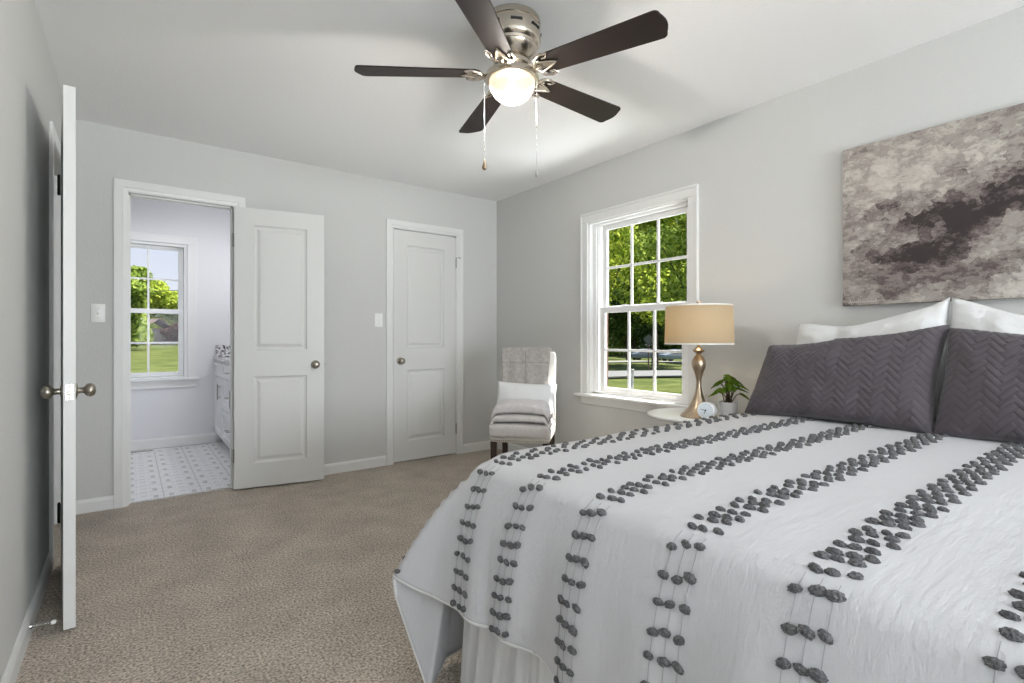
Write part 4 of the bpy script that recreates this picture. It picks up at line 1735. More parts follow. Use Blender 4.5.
def pillow_mesh(name, wd, ht, th, nu, nv, seed, tex=False, flange=0.0, pinch=0.07, fill=0.42, crease=0.006):
    """pillow standing in local xz (x width, z height from 0), thickness along y"""
    off_ = Vector((seed * 3.1, seed * 1.7, 0))
    verts, faces = [], []
    idx = {}
    for side in (-1, 1):
        for i in range(nu + 1):
            for j in range(nv + 1):
                u, v = -1 + 2 * i / nu, -1 + 2 * j / nv
                edge = i in (0, nu) or j in (0, nv)
                if edge and side == 1:
                    idx[(side, i, j)] = idx[(-1, i, j)]
                    continue
                px = u * (wd / 2) * (1 - pinch * (1 - v * v) * abs(u) ** 3 * 0.5)
                pz = v * (ht / 2) * (1 - pinch * (1 - u * u) * abs(v) ** 3)
                uu = max(0, 1 - abs(u) ** 2.6)
                vv = max(0, 1 - abs(v) ** 2.6)
                t = (uu * vv) ** fill
                if flange:
                    fu = min(1, max(0, ((1 - abs(u)) * wd / 2 - flange) / (flange * 2)))
                    fv = min(1, max(0, ((1 - abs(v)) * ht / 2 - flange) / (flange * 2)))
                    t = ((1 - (1 - fu) ** 2) * (1 - (1 - fv) ** 2)) * (uu * vv) ** (fill * 0.6) + 0.02
                y = side * th / 2 * t
                w_ = noise.noise(Vector((px * 6, pz * 6, side * 2.0)) + off_) * crease * 2 + noise.noise(Vector((px * 16, pz * 13, side)) + off_) * crease * 0.7 + noise.noise(Vector((px * 10, pz * 42, side * 3)) + off_) * crease * 0.22
                y += side * w_ * min(1, t * 2) if not edge else noise.noise(Vector((px * 9, pz * 9, 0)) + off_) * 0.006
                if tex and side == -1 and not edge:
                    c_ = 0.7071
                    y -= 0.0036 * herring(c_ * (px + pz) + 5, c_ * (pz - px) + 5, 0.0215, 3) * min(1, t * 3)
                idx[(side, i, j)] = len(verts)
                verts.append((px, y, pz + ht / 2))
    for side in (-1, 1):
        for i in range(nu):
            for j in range(nv):
                q = (idx[(side, i, j)], idx[(side, i + 1, j)], idx[(side, i + 1, j + 1)], idx[(side, i, j + 1)])
                faces.append(q if side == -1 else q[::-1])
    me = bpy.data.meshes.new(name)
    me.from_pydata(verts, [], faces)
    me.update()
    return me


def place_pillow(name, me, m, label, group, cx, cy, cz, lean, roll=0.0, yaw=-90, skew=None):
    """local -y faces the room (-x world), leaning back by lean degrees"""
    o = link(name, me, m, None, 180)
    tag(o, label, 'pillow', group)
    rot = Matrix.Rotation(R(yaw), 4, 'Z') @ Matrix.Rotation(R(-lean), 4, 'X') @ Matrix.Rotation(R(roll), 4, 'Y')
    o.matrix_world = Matrix.Translation((cx, cy, cz)) @ rot
    return o


def rise(me, fn):
    for v in me.vertices:
        v.co.z += fn(v.co.x, v.co.z)
    me.update()
    return me


# local +x maps to world -y with yaw -90 (so +x is towards the near side)
def taper(me, ht, left, right, drop=0.0):
    for v in me.vertices:
        k = v.co.z / ht
        v.co.x *= 1 - (left if v.co.x < 0 else right) * k
    me.update()


wp = pillow_mesh('pillow', 0.63, 0.47, 0.165, 64, 52, 1, pinch=0.035, crease=0.016, fill=0.40)
rise(wp, lambda x, z: (z / 0.47) * (0.110 * max(0, (x + 0.05) / 0.36) ** 2 + 0.010 * math.sin(x * 14)))
taper(wp, 0.47, 0.05, 0.0)
rise(wp, lambda x, z: -0.022 * max(0, (-x - 0.22) / 0.09) ** 2 * (z / 0.47) ** 3)
wp2 = pillow_mesh('pillow', 0.70, 0.47, 0.165, 64, 52, 2, pinch=0.035, crease=0.016, fill=0.40)
rise(wp2, lambda x, z: (z / 0.47) * (0.085 * max(0, -x / 0.35) ** 1.6 + 0.012 - 0.03 * max(0, x / 0.35) + 0.008 * math.sin(x * 16)))
place_pillow('pillow', wp, M_cotton, 'white pillow at the far side of the bed, behind a grey sham', 'white pillows against the wall', 2.735, 0.942, 0.705, 9)
place_pillow('pillow', wp2, M_cotton, 'white pillow at the near side of the bed, behind a grey sham', 'white pillows against the wall', 2.735, 0.272, 0.705, 9)
gp = pillow_mesh('sham', 0.765, 0.42, 0.175, 270, 160, 3, tex=True, pinch=0.10, fill=0.36, crease=0.009)
rise(gp, lambda x, z: (z / 0.42) * (0.050 * max(0, x / 0.37) ** 1.5 - 0.050 * max(0, -x / 0.37) ** 0.7))
taper(gp, 0.42, 0.18, -0.02)
gp2 = pillow_mesh('sham', 0.765, 0.42, 0.175, 270, 160, 5, tex=True, pinch=0.08, fill=0.36, crease=0.009)
rise(gp2, lambda x, z: (z / 0.42) * (0.035 * max(0, -x / 0.37) - 0.02 * max(0, x / 0.37)))
taper(gp2, 0.42, 0.03, 0.08)
place_pillow('pillow', gp, M_sham, 'plum grey quilted sham nearest the lamp and plant', 'grey quilted shams', 2.500, 0.985, 0.712, 22)
place_pillow('pillow', gp2, M_sham, 'plum grey quilted sham at the near side, cut by the photo edge', 'grey quilted shams', 2.500, 0.228, 0.712, 22)

# ------------------------------------------------------------------ nightstand
TX, TY, TZ = 2.620, 1.746, 0.655
ns = thing('nightstand', 'small round white table between the bed and the window', 'side table', (TX, TY, 0))
mb = MB()
mb.lathe([(0.0, TZ - 0.022), (0.242, TZ - 0.022), (0.251, TZ - 0.017), (0.255, TZ - 0.010), (0.253, TZ - 0.003), (0.247, TZ), (0.0, TZ)], 64)
mb.build('table_top', M_table, ns, 40)
mb = MB()
mb.lathe([(0.0, 0.045), (0.030, 0.045), (0.024, 0.12), (0.020, 0.40), (0.026, 0.58), (0.06, TZ - 0.022), (0.0, TZ - 0.022)], 32)
mb.build('pedestal', M_table, ns, 50)
mb = MB()
mb.lathe([(0.0, 0.0), (0.185, 0.0), (0.188, 0.012), (0.15, 0.022), (0.06, 0.034), (0.028, 0.05), (0.0, 0.05)], 48)
mb.build('base', M_table, ns, 40)

# ------------------------------------------------------------------ table lamp
LX, LY = 2.553, 1.662
lamp = thing('table_lamp', 'lit table lamp with antique gold base and drum shade on the nightstand', 'lamp', (LX, LY, TZ))
mb = MB()
prof = [(0.0, 0.0), (0.098, 0.0), (0.100, 0.005), (0.094, 0.012), (0.076, 0.028), (0.054, 0.056), (0.036, 0.09), (0.0235, 0.125), (0.0150, 0.160), (0.0125, 0.185), (0.0150, 0.212), (0.026, 0.25), (0.036, 0.275), (0.0385, 0.295), (0.036, 0.315), (0.026, 0.333),
        (0.015, 0.345), (0.0125, 0.351), (0.018, 0.358), (0.029, 0.364), (0.0325, 0.369), (0.027, 0.376), (0.015, 0.383), (0.010, 0.390), (0.0085, 0.43), (0.0, 0.43)]
mb.lathe(prof, 48)
mb.build('base', M_bronzelamp, lamp, 50)
mb = MB()
S0, S1 = 0.405, 0.622
mb.lathe([(0.184, S0), (0.178, S1), (0.176, S1), (0.182, S0), (0.184, S0)], 64, cap=False)
mb.build('lamp_shade', M_shade, lamp, 50)
mb = MB()
for z, r_ in ((S0 + 0.003, 0.1835), (S1 - 0.003, 0.1782)):
    mb.lathe([(r_ + 0.0006, z - 0.004), (r_ + 0.0014, z), (r_ + 0.0006, z + 0.004), (r_ - 0.0024, z + 0.004), (r_ - 0.0024, z - 0.004), (r_ + 0.0006, z - 0.004)], 64, cap=False)
mb.build('shade_trim', M_linen, lamp, 50)
mb = MB()
mb.tube([(0.0, 0, 0.423), (0.0, 0, 0.448)], 0.014, 12)
for s_ in (-1, 1):
    mb.tube([(0, s_ * 0.012, 0.428), (0, s_ * 0.05, 0.463), (0, s_ * 0.055, 0.533), (0, s_ * 0.03, 0.593), (0, 0, 0.618)], 0.002, 8)
for k in range(3):
    a = k * 2 * PI / 3
    mb.tube([(0, 0, 0.618), (0.18 * math.cos(a), 0.18 * math.sin(a), 0.618)], 0.002, 8)
mb.build('harp', M_bronzelamp, lamp, 50)
mb = MB()
mb.lathe([(0.0, 0.618), (0.006, 0.619), (0.005, 0.625), (0.010, 0.631), (0.0125, 0.639), (0.010, 0.647), (0.0, 0.651)], 20)
mb.build('finial', M_bronzelamp, lamp, 50)
mb = MB()
mb.lathe([(0.0, 0.448), (0.013, 0.451), (0.018, 0.470), (0.040, 0.505), (0.045, 0.530), (0.034, 0.558), (0.0, 0.572)], 20)
mb.build('bulb', M_bulb, lamp, 60)

# ------------------------------------------------------------------ alarm clock
ck = thing('alarm_clock', 'small round white alarm clock beside the lamp base', 'clock', (2.478, 1.568, TZ))
face_d = Vector((-0.97, -0.22, 0.10)).normalized()
cc = Vector((0, 0, 0.051))
mt = rot_to(face_d, cc)
mb = MB()
mb.lathe([(0.0, -0.074), (0.028, -0.072), (0.038, -0.062), (0.0435, -0.040), (0.0455, 0.0), (0.0445, 0.010), (0.040, 0.013), (0.037, 0.010), (0.0, 0.009)], 40, mt)
mb.build('case', M_clock, ck, 45)
mb = MB()
mb.lathe([(0.0, 0.0108), (0.037, 0.0106), (0.037, 0.0090), (0.0, 0.0090)], 40, mt)
fc = mb.build('dial', M_clockface, ck, 30)
up_ = Vector((0, 0, 1))
xa = up_.cross(face_d).normalized()       # to the right as one faces the dial
ya = face_d.cross(xa)


def dialp(ang, r_, d=0.0116):
    a = R(ang)
    return cc + face_d * d + xa * (r_ * math.sin(a)) + ya * (r_ * math.cos(a))


mb = MB()
mb.tube([dialp(180, 0.004), dialp(282, 0.0005), dialp(282, 0.026)], 0.0013, 6)
mb.lathe([(0.0, 0.014), (0.004, 0.0135), (0.0045, 0.011), (0.0, 0.011)], 14, mt)
mb.build('hand', M_ink, fc)
mb = MB()
mb.tube([dialp(20, 0.003), dialp(200, 0.019)], 0.0016, 6)
mb.build('hand', M_ink, fc)
for k in range(12):
    mb = MB()
    mb.tube([dialp(k * 30, 0.031, 0.011), dialp(k * 30, 0.0345, 0.011)], 0.0007, 5)
    mb.build('hour_mark', M_ink, fc)
mb = MB()
top_ = cc + Vector((0, 0, 0.044))
bd = face_d * -0.02
mb.tube([top_ + bd + Vector((-0.0, 0, -0.004)), top_ + bd + xa * 0.006 + Vector((0, 0, 0.010)), top_ + bd + xa * 0.016 + Vector((0, 0, 0.024)), top_ + bd + xa * 0.012 + Vector((0, 0, 0.036)), top_ + bd + Vector((0, 0, 0.040)),
         top_ + bd - xa * 0.012 + Vector((0, 0, 0.034)), top_ + bd - xa * 0.014 + Vector((0, 0, 0.022))], 0.0016, 8)
mb.build('handle', M_bronzelamp, ck, 60)
for s_ in (-1, 1):
    mb = MB()
    p0 = cc + xa * (0.022 * s_) - Vector((0, 0, 0.036)) + face_d * -0.024
    mb.tube([p0, Vector((p0.x + xa.x * 0.006 * s_, p0.y + xa.y * 0.006 * s_, 0.002))], [0.005, 0.004], 10)
    mb.build('foot', M_clock, ck, 60)

# ------------------------------------------------------------------ potted plant
pp = thing('potted_plant', 'small green split-leaf plant in a white pot on the nightstand', 'plant', (2.660, 1.548, TZ))
mb = MB()
mb.lathe([(0.0, 0.0), (0.044, 0.0), (0.047, 0.004), (0.050, 0.082), (0.049, 0.086), (0.045, 0.086), (0.043, 0.070), (0.0, 0.080)], 40)
mb.build('pot', M_ceramic, pp, 40)
mb = MB()
mb.lathe([(0.0, 0.080), (0.03, 0.079), (0.0445, 0.076), (0.043, 0.0705), (0.0, 0.0705)], 24)
mb.build('soil', M_soil, pp, 60)


def monstera(base_p, tip_dir, L, W, tilt_n):
    """heart-shaped leaf with notched margins; base_p where stalk meets; returns MB"""
    d = Vector(tip_dir).normalized()
    n = Vector(tilt_n)
    n = (n - d * n.dot(d)).normalized()
    s_ = d.cross(n)
    N = 25
    mb = MB()
    rows = []
    for side in (-1, 1):
        prev = None
        for i in range(N + 1):
            t = i / N
            wv = W * (math.sin(PI * min(1, (t * 0.93 + 0.07)) ** 0.72)) * 0.5
            if 2 < i < N - 3 and i % 5 in (0,):
                wv *= 0.50
            c_ = base_p + d * (L * (t - 0.12)) - n * (L * 0.35 * t * t)
            e_ = c_ + s_ * (side * wv) + d * (-0.16 * L * (1 - t) * (wv / W) * 2) - n * (wv * 0.35)
            cur = (c_, c_.lerp(e_, 0.55) + n * 0.0015, e_)
            if prev:
                for k in range(2):
                    mb.quad((prev[k], prev[k + 1], cur[k + 1], cur[k]) if side > 0 else (prev[k], cur[k], cur[k + 1], prev[k + 1]))
            prev = cur
    bmesh.ops.remove_doubles(mb.bm, verts=mb.bm.verts, dist=1e-6)
    return mb


rp = random.Random(8)
cRv = Vector((0.8, -0.6, 0))
cFv = Vector((0.6, 0.8, 0))
leafs = []
spec = [(-0.080, 0.135, -0.02, (-1.0, -0.3), 0.064), (-0.062, 0.165, 0.02, (-0.9, 0.2), 0.066), (-0.048, 0.140, -0.05, (-0.7, -0.8), 0.062), (-0.030, 0.185, 0.00, (-0.5, 0.1), 0.066), (-0.020, 0.160, -0.06, (-0.3, -1.0), 0.062),
        (0.000, 0.198, 0.00, (0.1, -0.4), 0.066), (0.018, 0.175, -0.05, (0.3, -1.0), 0.064), (0.030, 0.195, 0.03, (0.5, 0.4), 0.066), (0.050, 0.180, -0.01, (0.8, -0.3), 0.066), (0.066, 0.155, -0.04, (0.9, -0.6), 0.062), (0.085, 0.135, 0.01, (1.0, -0.1), 0.066),
        (0.105, 0.108, -0.01, (1.0, -0.2), 0.070), (-0.045, 0.170, 0.05, (-0.5, 0.9), 0.06), (0.035, 0.170, 0.05, (0.6, 0.8), 0.06), (-0.095, 0.118, 0.0, (-1.0, 0.1), 0.060), (0.0, 0.150, -0.06, (-0.1, -0.9), 0.060)]
for (r_, z, fz, (dr, df), L) in spec:
    p = cRv * r_ * 0.72 + cFv * fz * 0.8 + Vector((0, 0, z * 1.10 + 0.014))
    st_ = MB()
    b0 = Vector((rp.uniform(-.016, .016), rp.uniform(-.016, .016), 0.076))
    st_.tube([b0, b0.lerp(p, 0.5) + Vector((0, 0, 0.02)), p], [0.0030, 0.0026, 0.0018], 7)
    st_.build('stalk', M_stem, pp, 180)
    dv = cRv * dr + cFv * df + Vector((0, 0, rp.uniform(-0.45, -0.1)))
    lf = monstera(p, dv, L, L * 0.85, Vector((0, 0, 1)) + dv.normalized() * 0.1)
    o = lf.build('leaf', M_monstera, pp, 180)
    solidify(o, 0.0008)

# ------------------------------------------------------------------ chair
CXc, CYc = 2.285, 2.900
rz = math.atan2(-0.53, 0.84)      # local +x -> along seat front (left to right in the photo); local -y faces the camera
rz = math.atan2(-0.243, 0.324)
rz = R(-47)
chair = thing('chair', 'cream upholstered chair with dark legs standing between the closet and the window', 'chair', (CXc, CYc, 0), rz)
hwid = 0.208
mb = MB()
mb.box(-hwid, hwid, -0.235, 0.225, 0.380, 0.470, 0.022, 4)
mb.build('seat', M_linen, chair, 40)
mb = MB()
prof = []
b2 = bmesh.new()
nz_ = 24
for i in range(nz_ + 1):
    z = 0.380 + (0.985 - 0.380) * i / nz_
    t = i / nz_
    yc = 0.175 + 0.075 * t ** 1.3
    hw = hwid - 0.002 - (0.012 * max(0, (t - 0.93) / 0.07) ** 2)
    th = 0.042 - 0.010 * t
    topz = 0.018
    ring = []
    for (sx, sy) in ((-1, -1), (-0.93, -1.18), (0, -1.3), (0.93, -1.18), (1, -1), (1, 1), (0.95, 1.15), (0, 1.15), (-0.95, 1.15), (-1, 1)):
        zz = z + (topz * (1 - sx * sx) if i == nz_ else 0)
        ring.append(b2.verts.new((sx * hw, yc + sy * th, zz)))
    prof.append(ring)
for a_, b_ in zip(prof, prof[1:]):
    for k in range(10):
        l_ = (k + 1) % 10
        b2.faces.new((a_[k], a_[l_], b_[l_], b_[k]))
b2.faces.new(prof[0])
b2.faces.new(prof[-1])
bmesh.ops.recalc_face_normals(b2, faces=b2.faces)
mb.merge(b2)
bk = mb.build('backrest', M_linen, chair, 50)
md = bk.modifiers.new('soften', 'BEVEL')
md.width = 0.008
md.segments = 3
md.limit_method = 'ANGLE'
for sx in (-1, 1):
    for sy, y in ((-1, -0.205), (1, 0.190)):
        mb = MB()
        h_ = 0.021
        b2 = bmesh.new()
        back = sy > 0
        lo_ = [b2.verts.new((sx * 0.180 + a_ * 0.016, y + (0.05 if back else 0) + b_ * 0.016, 0)) for a_, b_ in ((-1, -1), (1, -1), (1, 1), (-1, 1))]
        hi_ = [b2.verts.new((sx * 0.180 + a_ * h_, y + b_ * h_, 0.385)) for a_, b_ in ((-1, -1), (1, -1), (1, 1), (-1, 1))]
        b2.faces.new(lo_[::-1])
        b2.faces.new(hi_)
        for k in range(4):
            l_ = (k + 1) % 4
            b2.faces.new((lo_[k], lo_[l_], hi_[l_], hi_[k]))
        bmesh.ops.bevel(b2, geom=list(b2.edges), offset=0.002, segments=1, affect='EDGES')
        mb.merge(b2)
        mb.build('leg', M_darkwood, chair)
mb = MB()
for i in range(27):
    x = -hwid + 0.012 + (2 * hwid - 0.024) * i / 26
    mb.ball((x, -0.2345, 0.396), 0.0052, 2, (1, 0.5, 1))
for sx in (-1, 1):
    for i in range(25):
        y = -0.222 + 0.43 * i / 24
        mb.ball((sx * (hwid - 0.0005), y, 0.396), 0.0052, 2, (0.5, 1, 1))
nh = mb.build('nailhead_trim', M_bronze, chair, 180)

mtc = Matrix.Translation((CXc, CYc, 0)) @ Matrix.Rotation(rz, 4, 'Z')


def chairs_thing(name, label, cat, loc=(0, 0, 0)):
    t = thing(name, label, cat, mtc @ Vector(loc), rz)
    return t


# throw draped over the chair back: front panel, over the top, a little behind
thr = chairs_thing('throw_blanket', 'taupe woven throw draped over the chair back', 'blanket')
prof = []
for i in range(30):
    t = i / 29
    z = 0.47 + (1.002 - 0.47) * t
    tt = (z - 0.335) / 0.65
    yc = 0.175 + 0.075 * tt ** 1.3 if tt > 0 else 0.175
    prof.append((yc - (0.042 - 0.010 * tt) * 1.3 - 0.006, z))
ytop = 0.25
for i in range(1, 9):
    a = PI * i / 9
    prof.append((ytop - math.cos(a) * 0.046, 1.006 + 0.012 * math.sin(a)))
for i in range(10):
    t = i / 9
    prof.append((0.299 - 0.02 * t, 0.995 - 0.33 * t))
P = []
for i in range(37):
    s_ = -1 + 2 * i / 36
    row = []
    for j, (y, z) in enumerate(prof):
        x = s_ * (0.182 + 0.006 * math.sin(z * 21))
        ridge = 0.004 * noise.noise(Vector((x * 14, z * 9, 1))) + 0.003 * math.sin(x * 60) * (1 if j < 30 else 0.3)
        dip = -0.0035 * math.exp(-(x / 0.006) ** 2) - 0.0035 * math.exp(-((z - 0.905) / 0.005) ** 2)
        crest = 0.010 * (1 - s_ * s_) if z > 0.97 else 0
        row.append((x - 0.02, y - ridge - 0.004 - dip, z + crest))
    P.append(row)
me = grid_mesh('throw', P)
o = link('cloth', me, M_throw, thr, 180)
solidify(o, 0.006, 0)
M_seam = mat('taupe_seam', (0.20, 0.185, 0.175), 0.95)
for col in (18,):
    mb = MB()
    mb.tube([Vector(p) + Vector((0, -0.0032, 0)) for p in P[col][:29]], 0.0018, 6)
    mb.build('seam', M_seam, o, 180)
mb = MB()
mb.tube([Vector(P[i][24]) + Vector((0, -0.0032, 0)) for i in range(37)], 0.0016, 6)
mb.build('seam', M_seam, o, 180)

# folded blanket on the seat
fb = chairs_thing('folded_blanket', 'pale grey folded blanket lying on the chair seat', 'blanket', (0, 0, 0.471))
for li, (zz, tk, w_, d0, d1) in enumerate(((0.0, 0.042, 0.206, -0.238, 0.09), (0.040, 0.050, 0.204, -0.245, 0.08), (0.088, 0.075, 0.196, -0.225, 0.06))):
    mb = MB()
    b2 = bmesh.new()
    N, Mx = 24, 30
    ring0 = []
    for i in range(Mx + 1):
        s_ = -1 + 2 * i / Mx
        ring = []
        for k in range(N):
            a = 2 * PI * k / N
            ca, sa = math.cos(a), math.sin(a)
            y = (d0 + d1) / 2 + (d1 - d0) / 2 * math.copysign(abs(ca) ** 0.35, ca)
            z = zz + tk / 2 + tk / 2 * math.copysign(abs(sa) ** 0.6, sa) * (1 - 0.35 * abs(s_) ** 6)
            x = s_ * w_ + 0.006 * noise.noise(Vector((y * 12, z * 20, s_ + li)))
            domed = 0.022 * (1 - s_ * s_) * (1 if li == 2 else 0.45 * li) if sa > 0 else 0.018 * (1 - s_ * s_) * (li / 2)
            sag = -0.055 * max(0, (abs(s_) - 0.80) / 0.2) ** 2 * (li > 0) * (1 if y < 0.05 else .5)
            wob = 0.005 * noise.noise(Vector((x * 18, y * 14, li * 3.0)))
            ring.append(b2.verts.new((x, y + 0.006 * noise.noise(Vector((x * 15, 3, li))), z + domed + wob + max(sag, -zz - 0.02))))
        ring0.append(ring)
    for a_, b_ in zip(ring0, ring0[1:]):
        for k in range(N):
            l_ = (k + 1) % N
            b2.faces.new((a_[k], a_[l_], b_[l_], b_[k]))
    b2.faces.new(ring0[0])
    b2.faces.new(ring0[-1])
    bmesh.ops.recalc_face_normals(b2, faces=b2.faces)
    for v in b2.verts:
        v.co.z = max(v.co.z, 0.001)
    mb.merge(b2)
    mb.build('fold', M_throw2, fb, 180)

mb = MB()
b2 = bmesh.new()
rows = []
for i in range(31):
    s_ = -1 + 2 * i / 30
    x = s_ * 0.203
    dz = 0.008 * noise.noise(Vector((x * 12, 0, 5)))
    rows.append([(x, -0.200, 0.030), (x, -0.236, 0.030), (x, -0.249, 0.020), (x, -0.252, 0.0), (x, -0.251, -0.030), (x, -0.249, -0.052 + dz)])
me = grid_mesh('flap', rows)
bpy.data.meshes.remove(me) if False else None
b2.free()
mb.bm.free()
o = link('flap', me, M_throw2, fb, 180)
solidify(o, 0.007, 0)

# white lumbar cushion in front of the throw
cu = pillow_mesh('cushion', 0.45, 0.265, 0.13, 44, 30, 9, pinch=0.06, crease=0.006, fill=0.45)
o = link('cushion', cu, M_cotton, None, 180)
tag(o, 'small white cushion propped on the chair against the taupe throw', 'cushion')
o.matrix_world = mtc @ Matrix.Translation((-0.008, 0.066, 0.503)) @ Matrix.Rotation(R(-14), 4, 'X') @ Matrix.Rotation(R(2), 4, 'Y')

# ------------------------------------------------------------------ outdoors
GZ = -0.60


def sstep(a, b, x):
    t = min(1, max(0, (x - a) / (b - a)))
    return t * t * (3 - 2 * t)


def ground(x, y):
    w_ = sstep(0.40, 0.80, (y - x) / (abs(x) + abs(y) + 1e-6)) if y > 0 else 0
    dip = 1.25 * sstep(26, 58, x) * (1 - w_)
    return GZ - dip + w_ * (0.62 * sstep(7.0, 13.0, y) + 0.62 * sstep(7.0, 42, y))


f = MB()
b2 = bmesh.new()
bmesh.ops.create_grid(b2, x_segments=120, y_segments=120, size=95)
for v in b2.verts:
    v.co += Vector((45, 45, 0))
    v.co.z = ground(v.co.x, v.co.y) + 0.04 * noise.noise(Vector((v.co.x * .1, v.co.y * .1, 0)))
f.merge(b2)
lawn = f.build('lawn', M_grass, None, 180)
tag(lawn, 'sunny green lawn outside the windows', 'lawn', kind='structure')


def at(u, F, z=None):
    """world point seen in photo column u at depth F"""
    t = (u - 512) / 510.686
    d = fw + rg * t
    return Vector((d.x * F, d.y * F, ground(d.x * F, d.y * F) if z is None else z))


def strip(name, m, label, pts, wd, z, kind='structure', cat='road'):
    P = []
    for i, p in enumerate(pts):
        d = (pts[min(i + 1, len(pts) - 1)] - pts[max(i - 1, 0)])
        d.z = 0
        d.normalize()
        n = Vector((-d.y, d.x, 0))
        P.append([p - n * wd / 2 + Vector((0, 0, z)), p + n * wd / 2 + Vector((0, 0, z))])
    me = grid_mesh(name, P)
    o = link(name, me, m, None)
    solidify(o, 0.06, -1)
    tag(o, label, cat, kind=kind)


# road: seen through the lower sash, running across the view
strip('road', M_asphalt, 'pale grey road crossing beyond the lawn outside the bedroom window', [at(u, F) for u, F in ((420, 20), (560, 22), (600, 22.8), (640, 23.2), (690, 23.5), (800, 24), (950, 26))], 3.4, 0.10)
strip('sidewalk', mat('concrete', (0.19, 0.185, 0.175), 0.9), 'thin pale kerb beyond the road outside the bedroom window', [at(u, F) for u, F in ((420, 31), (560, 33), (640, 36), (690, 36), (800, 37))], 1.6, 0.10)

LEAF_N = [0]


def leafcloud(rnd, blobs, n, size, flat=0.0):
    """one mesh of small leaf quads spread over a set of ellipsoid blobs (centre, radii)"""
    verts, faces = [], []
    tot = sum(b[1][0] * b[1][1] for b in blobs)
    for (c, r_) in blobs:
        k = int(n * r_[0] * r_[1] / tot)
        for _ in range(k):
            d = Vector((rnd.gauss(0, 1), rnd.gauss(0, 1), rnd.gauss(0, 1))).normalized()
            q = rnd.uniform(0.35, 1.0) ** 0.5
            p = Vector(c) + Vector((d.x * r_[0], d.y * r_[1], d.z * r_[2])) * q
            nrm = (d + Vector((rnd.gauss(0, .7), rnd.gauss(0, .7), rnd.gauss(0, .7) + 0.5))).normalized()
            a = nrm.orthogonal().normalized()
            a.rotate(Matrix.Rotation(rnd.uniform(0, 6.28), 3, nrm))
            b_ = nrm.cross(a)
            s_ = size * rnd.uniform(0.6, 1.3)
            i0 = len(verts)
            verts += [tuple(p - a * s_), tuple(p + b_ * s_ * 0.5 - a * s_ * 0.1), tuple(p + a * s_), tuple(p - b_ * s_ * 0.5 - a * s_ * 0.1)]
            faces.append((i0, i0 + 1, i0 + 2, i0 + 3))
    me = bpy.data.meshes.new('crown')
    me.from_pydata(verts, [], faces)
    me.update()
    return me


def tree(u, F, h, rad, label, m, n=5000, size=0.16, seed=1, trunk=True, low=0.25, group='trees outside the bedroom window', name='tree', cat='tree'):
    rnd = random.Random(seed)
    p = at(u, F)
    t = thing(name, label, cat, p, 0, group)
    blobs = []
    nb = 9
    for i in range(nb):
        a = rnd.uniform(0, 2 * PI)
        rr = rad * rnd.uniform(0.15, 0.75)
        z = h * (low + (1 - low) * (i + 0.5) / nb)
        k = rad * rnd.uniform(0.38, 0.6)
        blobs.append(((rr * math.cos(a), rr * math.sin(a), z), (k, k, k * rnd.uniform(.55, .8))))
    blobs.append(((0, 0, h * (low + 1) / 2), (rad * 0.6, rad * 0.6, h * (1 - low) * 0.42)))
    link('crown', leafcloud(rnd, blobs, n, size), m, t)
    if trunk:
        mb = MB()
        r0 = 0.03 * rad + 0.04
        mb.tube([(0, 0, -0.05), (0.02, 0.03, h * 0.2), (0.05, -0.05, h * 0.45), (0, 0, h * 0.8)], [r0 * 1.3, r0, r0 * 0.75, r0 * 0.25], 10)
        for i in range(5):
            c = Vector(blobs[i][0])
            mb.tube([(0, 0, h * rnd.uniform(.25, .5)), tuple(c * 0.6 + Vector((0, 0, h * .08))), tuple(c)], [r0 * .5, r0 * .32, r0 * .1], 7)
        mb.build('trunk', M_bark, t, 60)
    return t


# trees beyond the bedroom window
tree(590, 16.5, 7.2, 2.5, 'bright yellow-green tree filling the upper left panes of the bedroom window', M_leaf_bright, 9500, 0.09, 3, low=0.34)
tree(655, 31, 12.5, 4.2, 'leafy green tree behind the middle panes of the bedroom window', M_leaf_bright, 14000, 0.17, 5, low=0.30)
tree(716, 14.5, 6.9, 2.5, 'green tree behind the right-hand panes of the bedroom window', M_leaf_mid, 9500, 0.09, 7, low=0.36)
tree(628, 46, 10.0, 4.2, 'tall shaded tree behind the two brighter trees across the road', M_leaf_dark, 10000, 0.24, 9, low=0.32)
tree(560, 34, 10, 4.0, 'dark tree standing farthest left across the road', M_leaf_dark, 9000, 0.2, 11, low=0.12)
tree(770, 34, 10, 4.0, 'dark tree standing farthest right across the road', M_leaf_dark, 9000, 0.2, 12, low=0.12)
tree(634, 86, 19, 9.0, 'wide dark tree on the skyline behind the parked cars', M_leaf_mid, 15000, 0.45, 13, low=0.02)
tree(712, 84, 18, 9.0, 'broad distant tree right of the parked cars', M_leaf_mid, 15000, 0.45, 14, low=0.02)
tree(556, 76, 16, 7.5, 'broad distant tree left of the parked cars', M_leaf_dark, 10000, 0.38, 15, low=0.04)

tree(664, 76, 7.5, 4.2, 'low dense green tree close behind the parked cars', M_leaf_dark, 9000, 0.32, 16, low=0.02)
# parked cars
CAR_SIDE = [(-2.2, 0.35), (-2.25, 0.62), (-2.15, 0.86), (-1.55, 0.95), (-0.95, 1.40), (-0.3, 1.48), (0.55, 1.46), (1.25, 1.00), (1.95, 0.88), (2.2, 0.72), (2.22, 0.38), (1.9, 0.30), (-1.9, 0.30)]


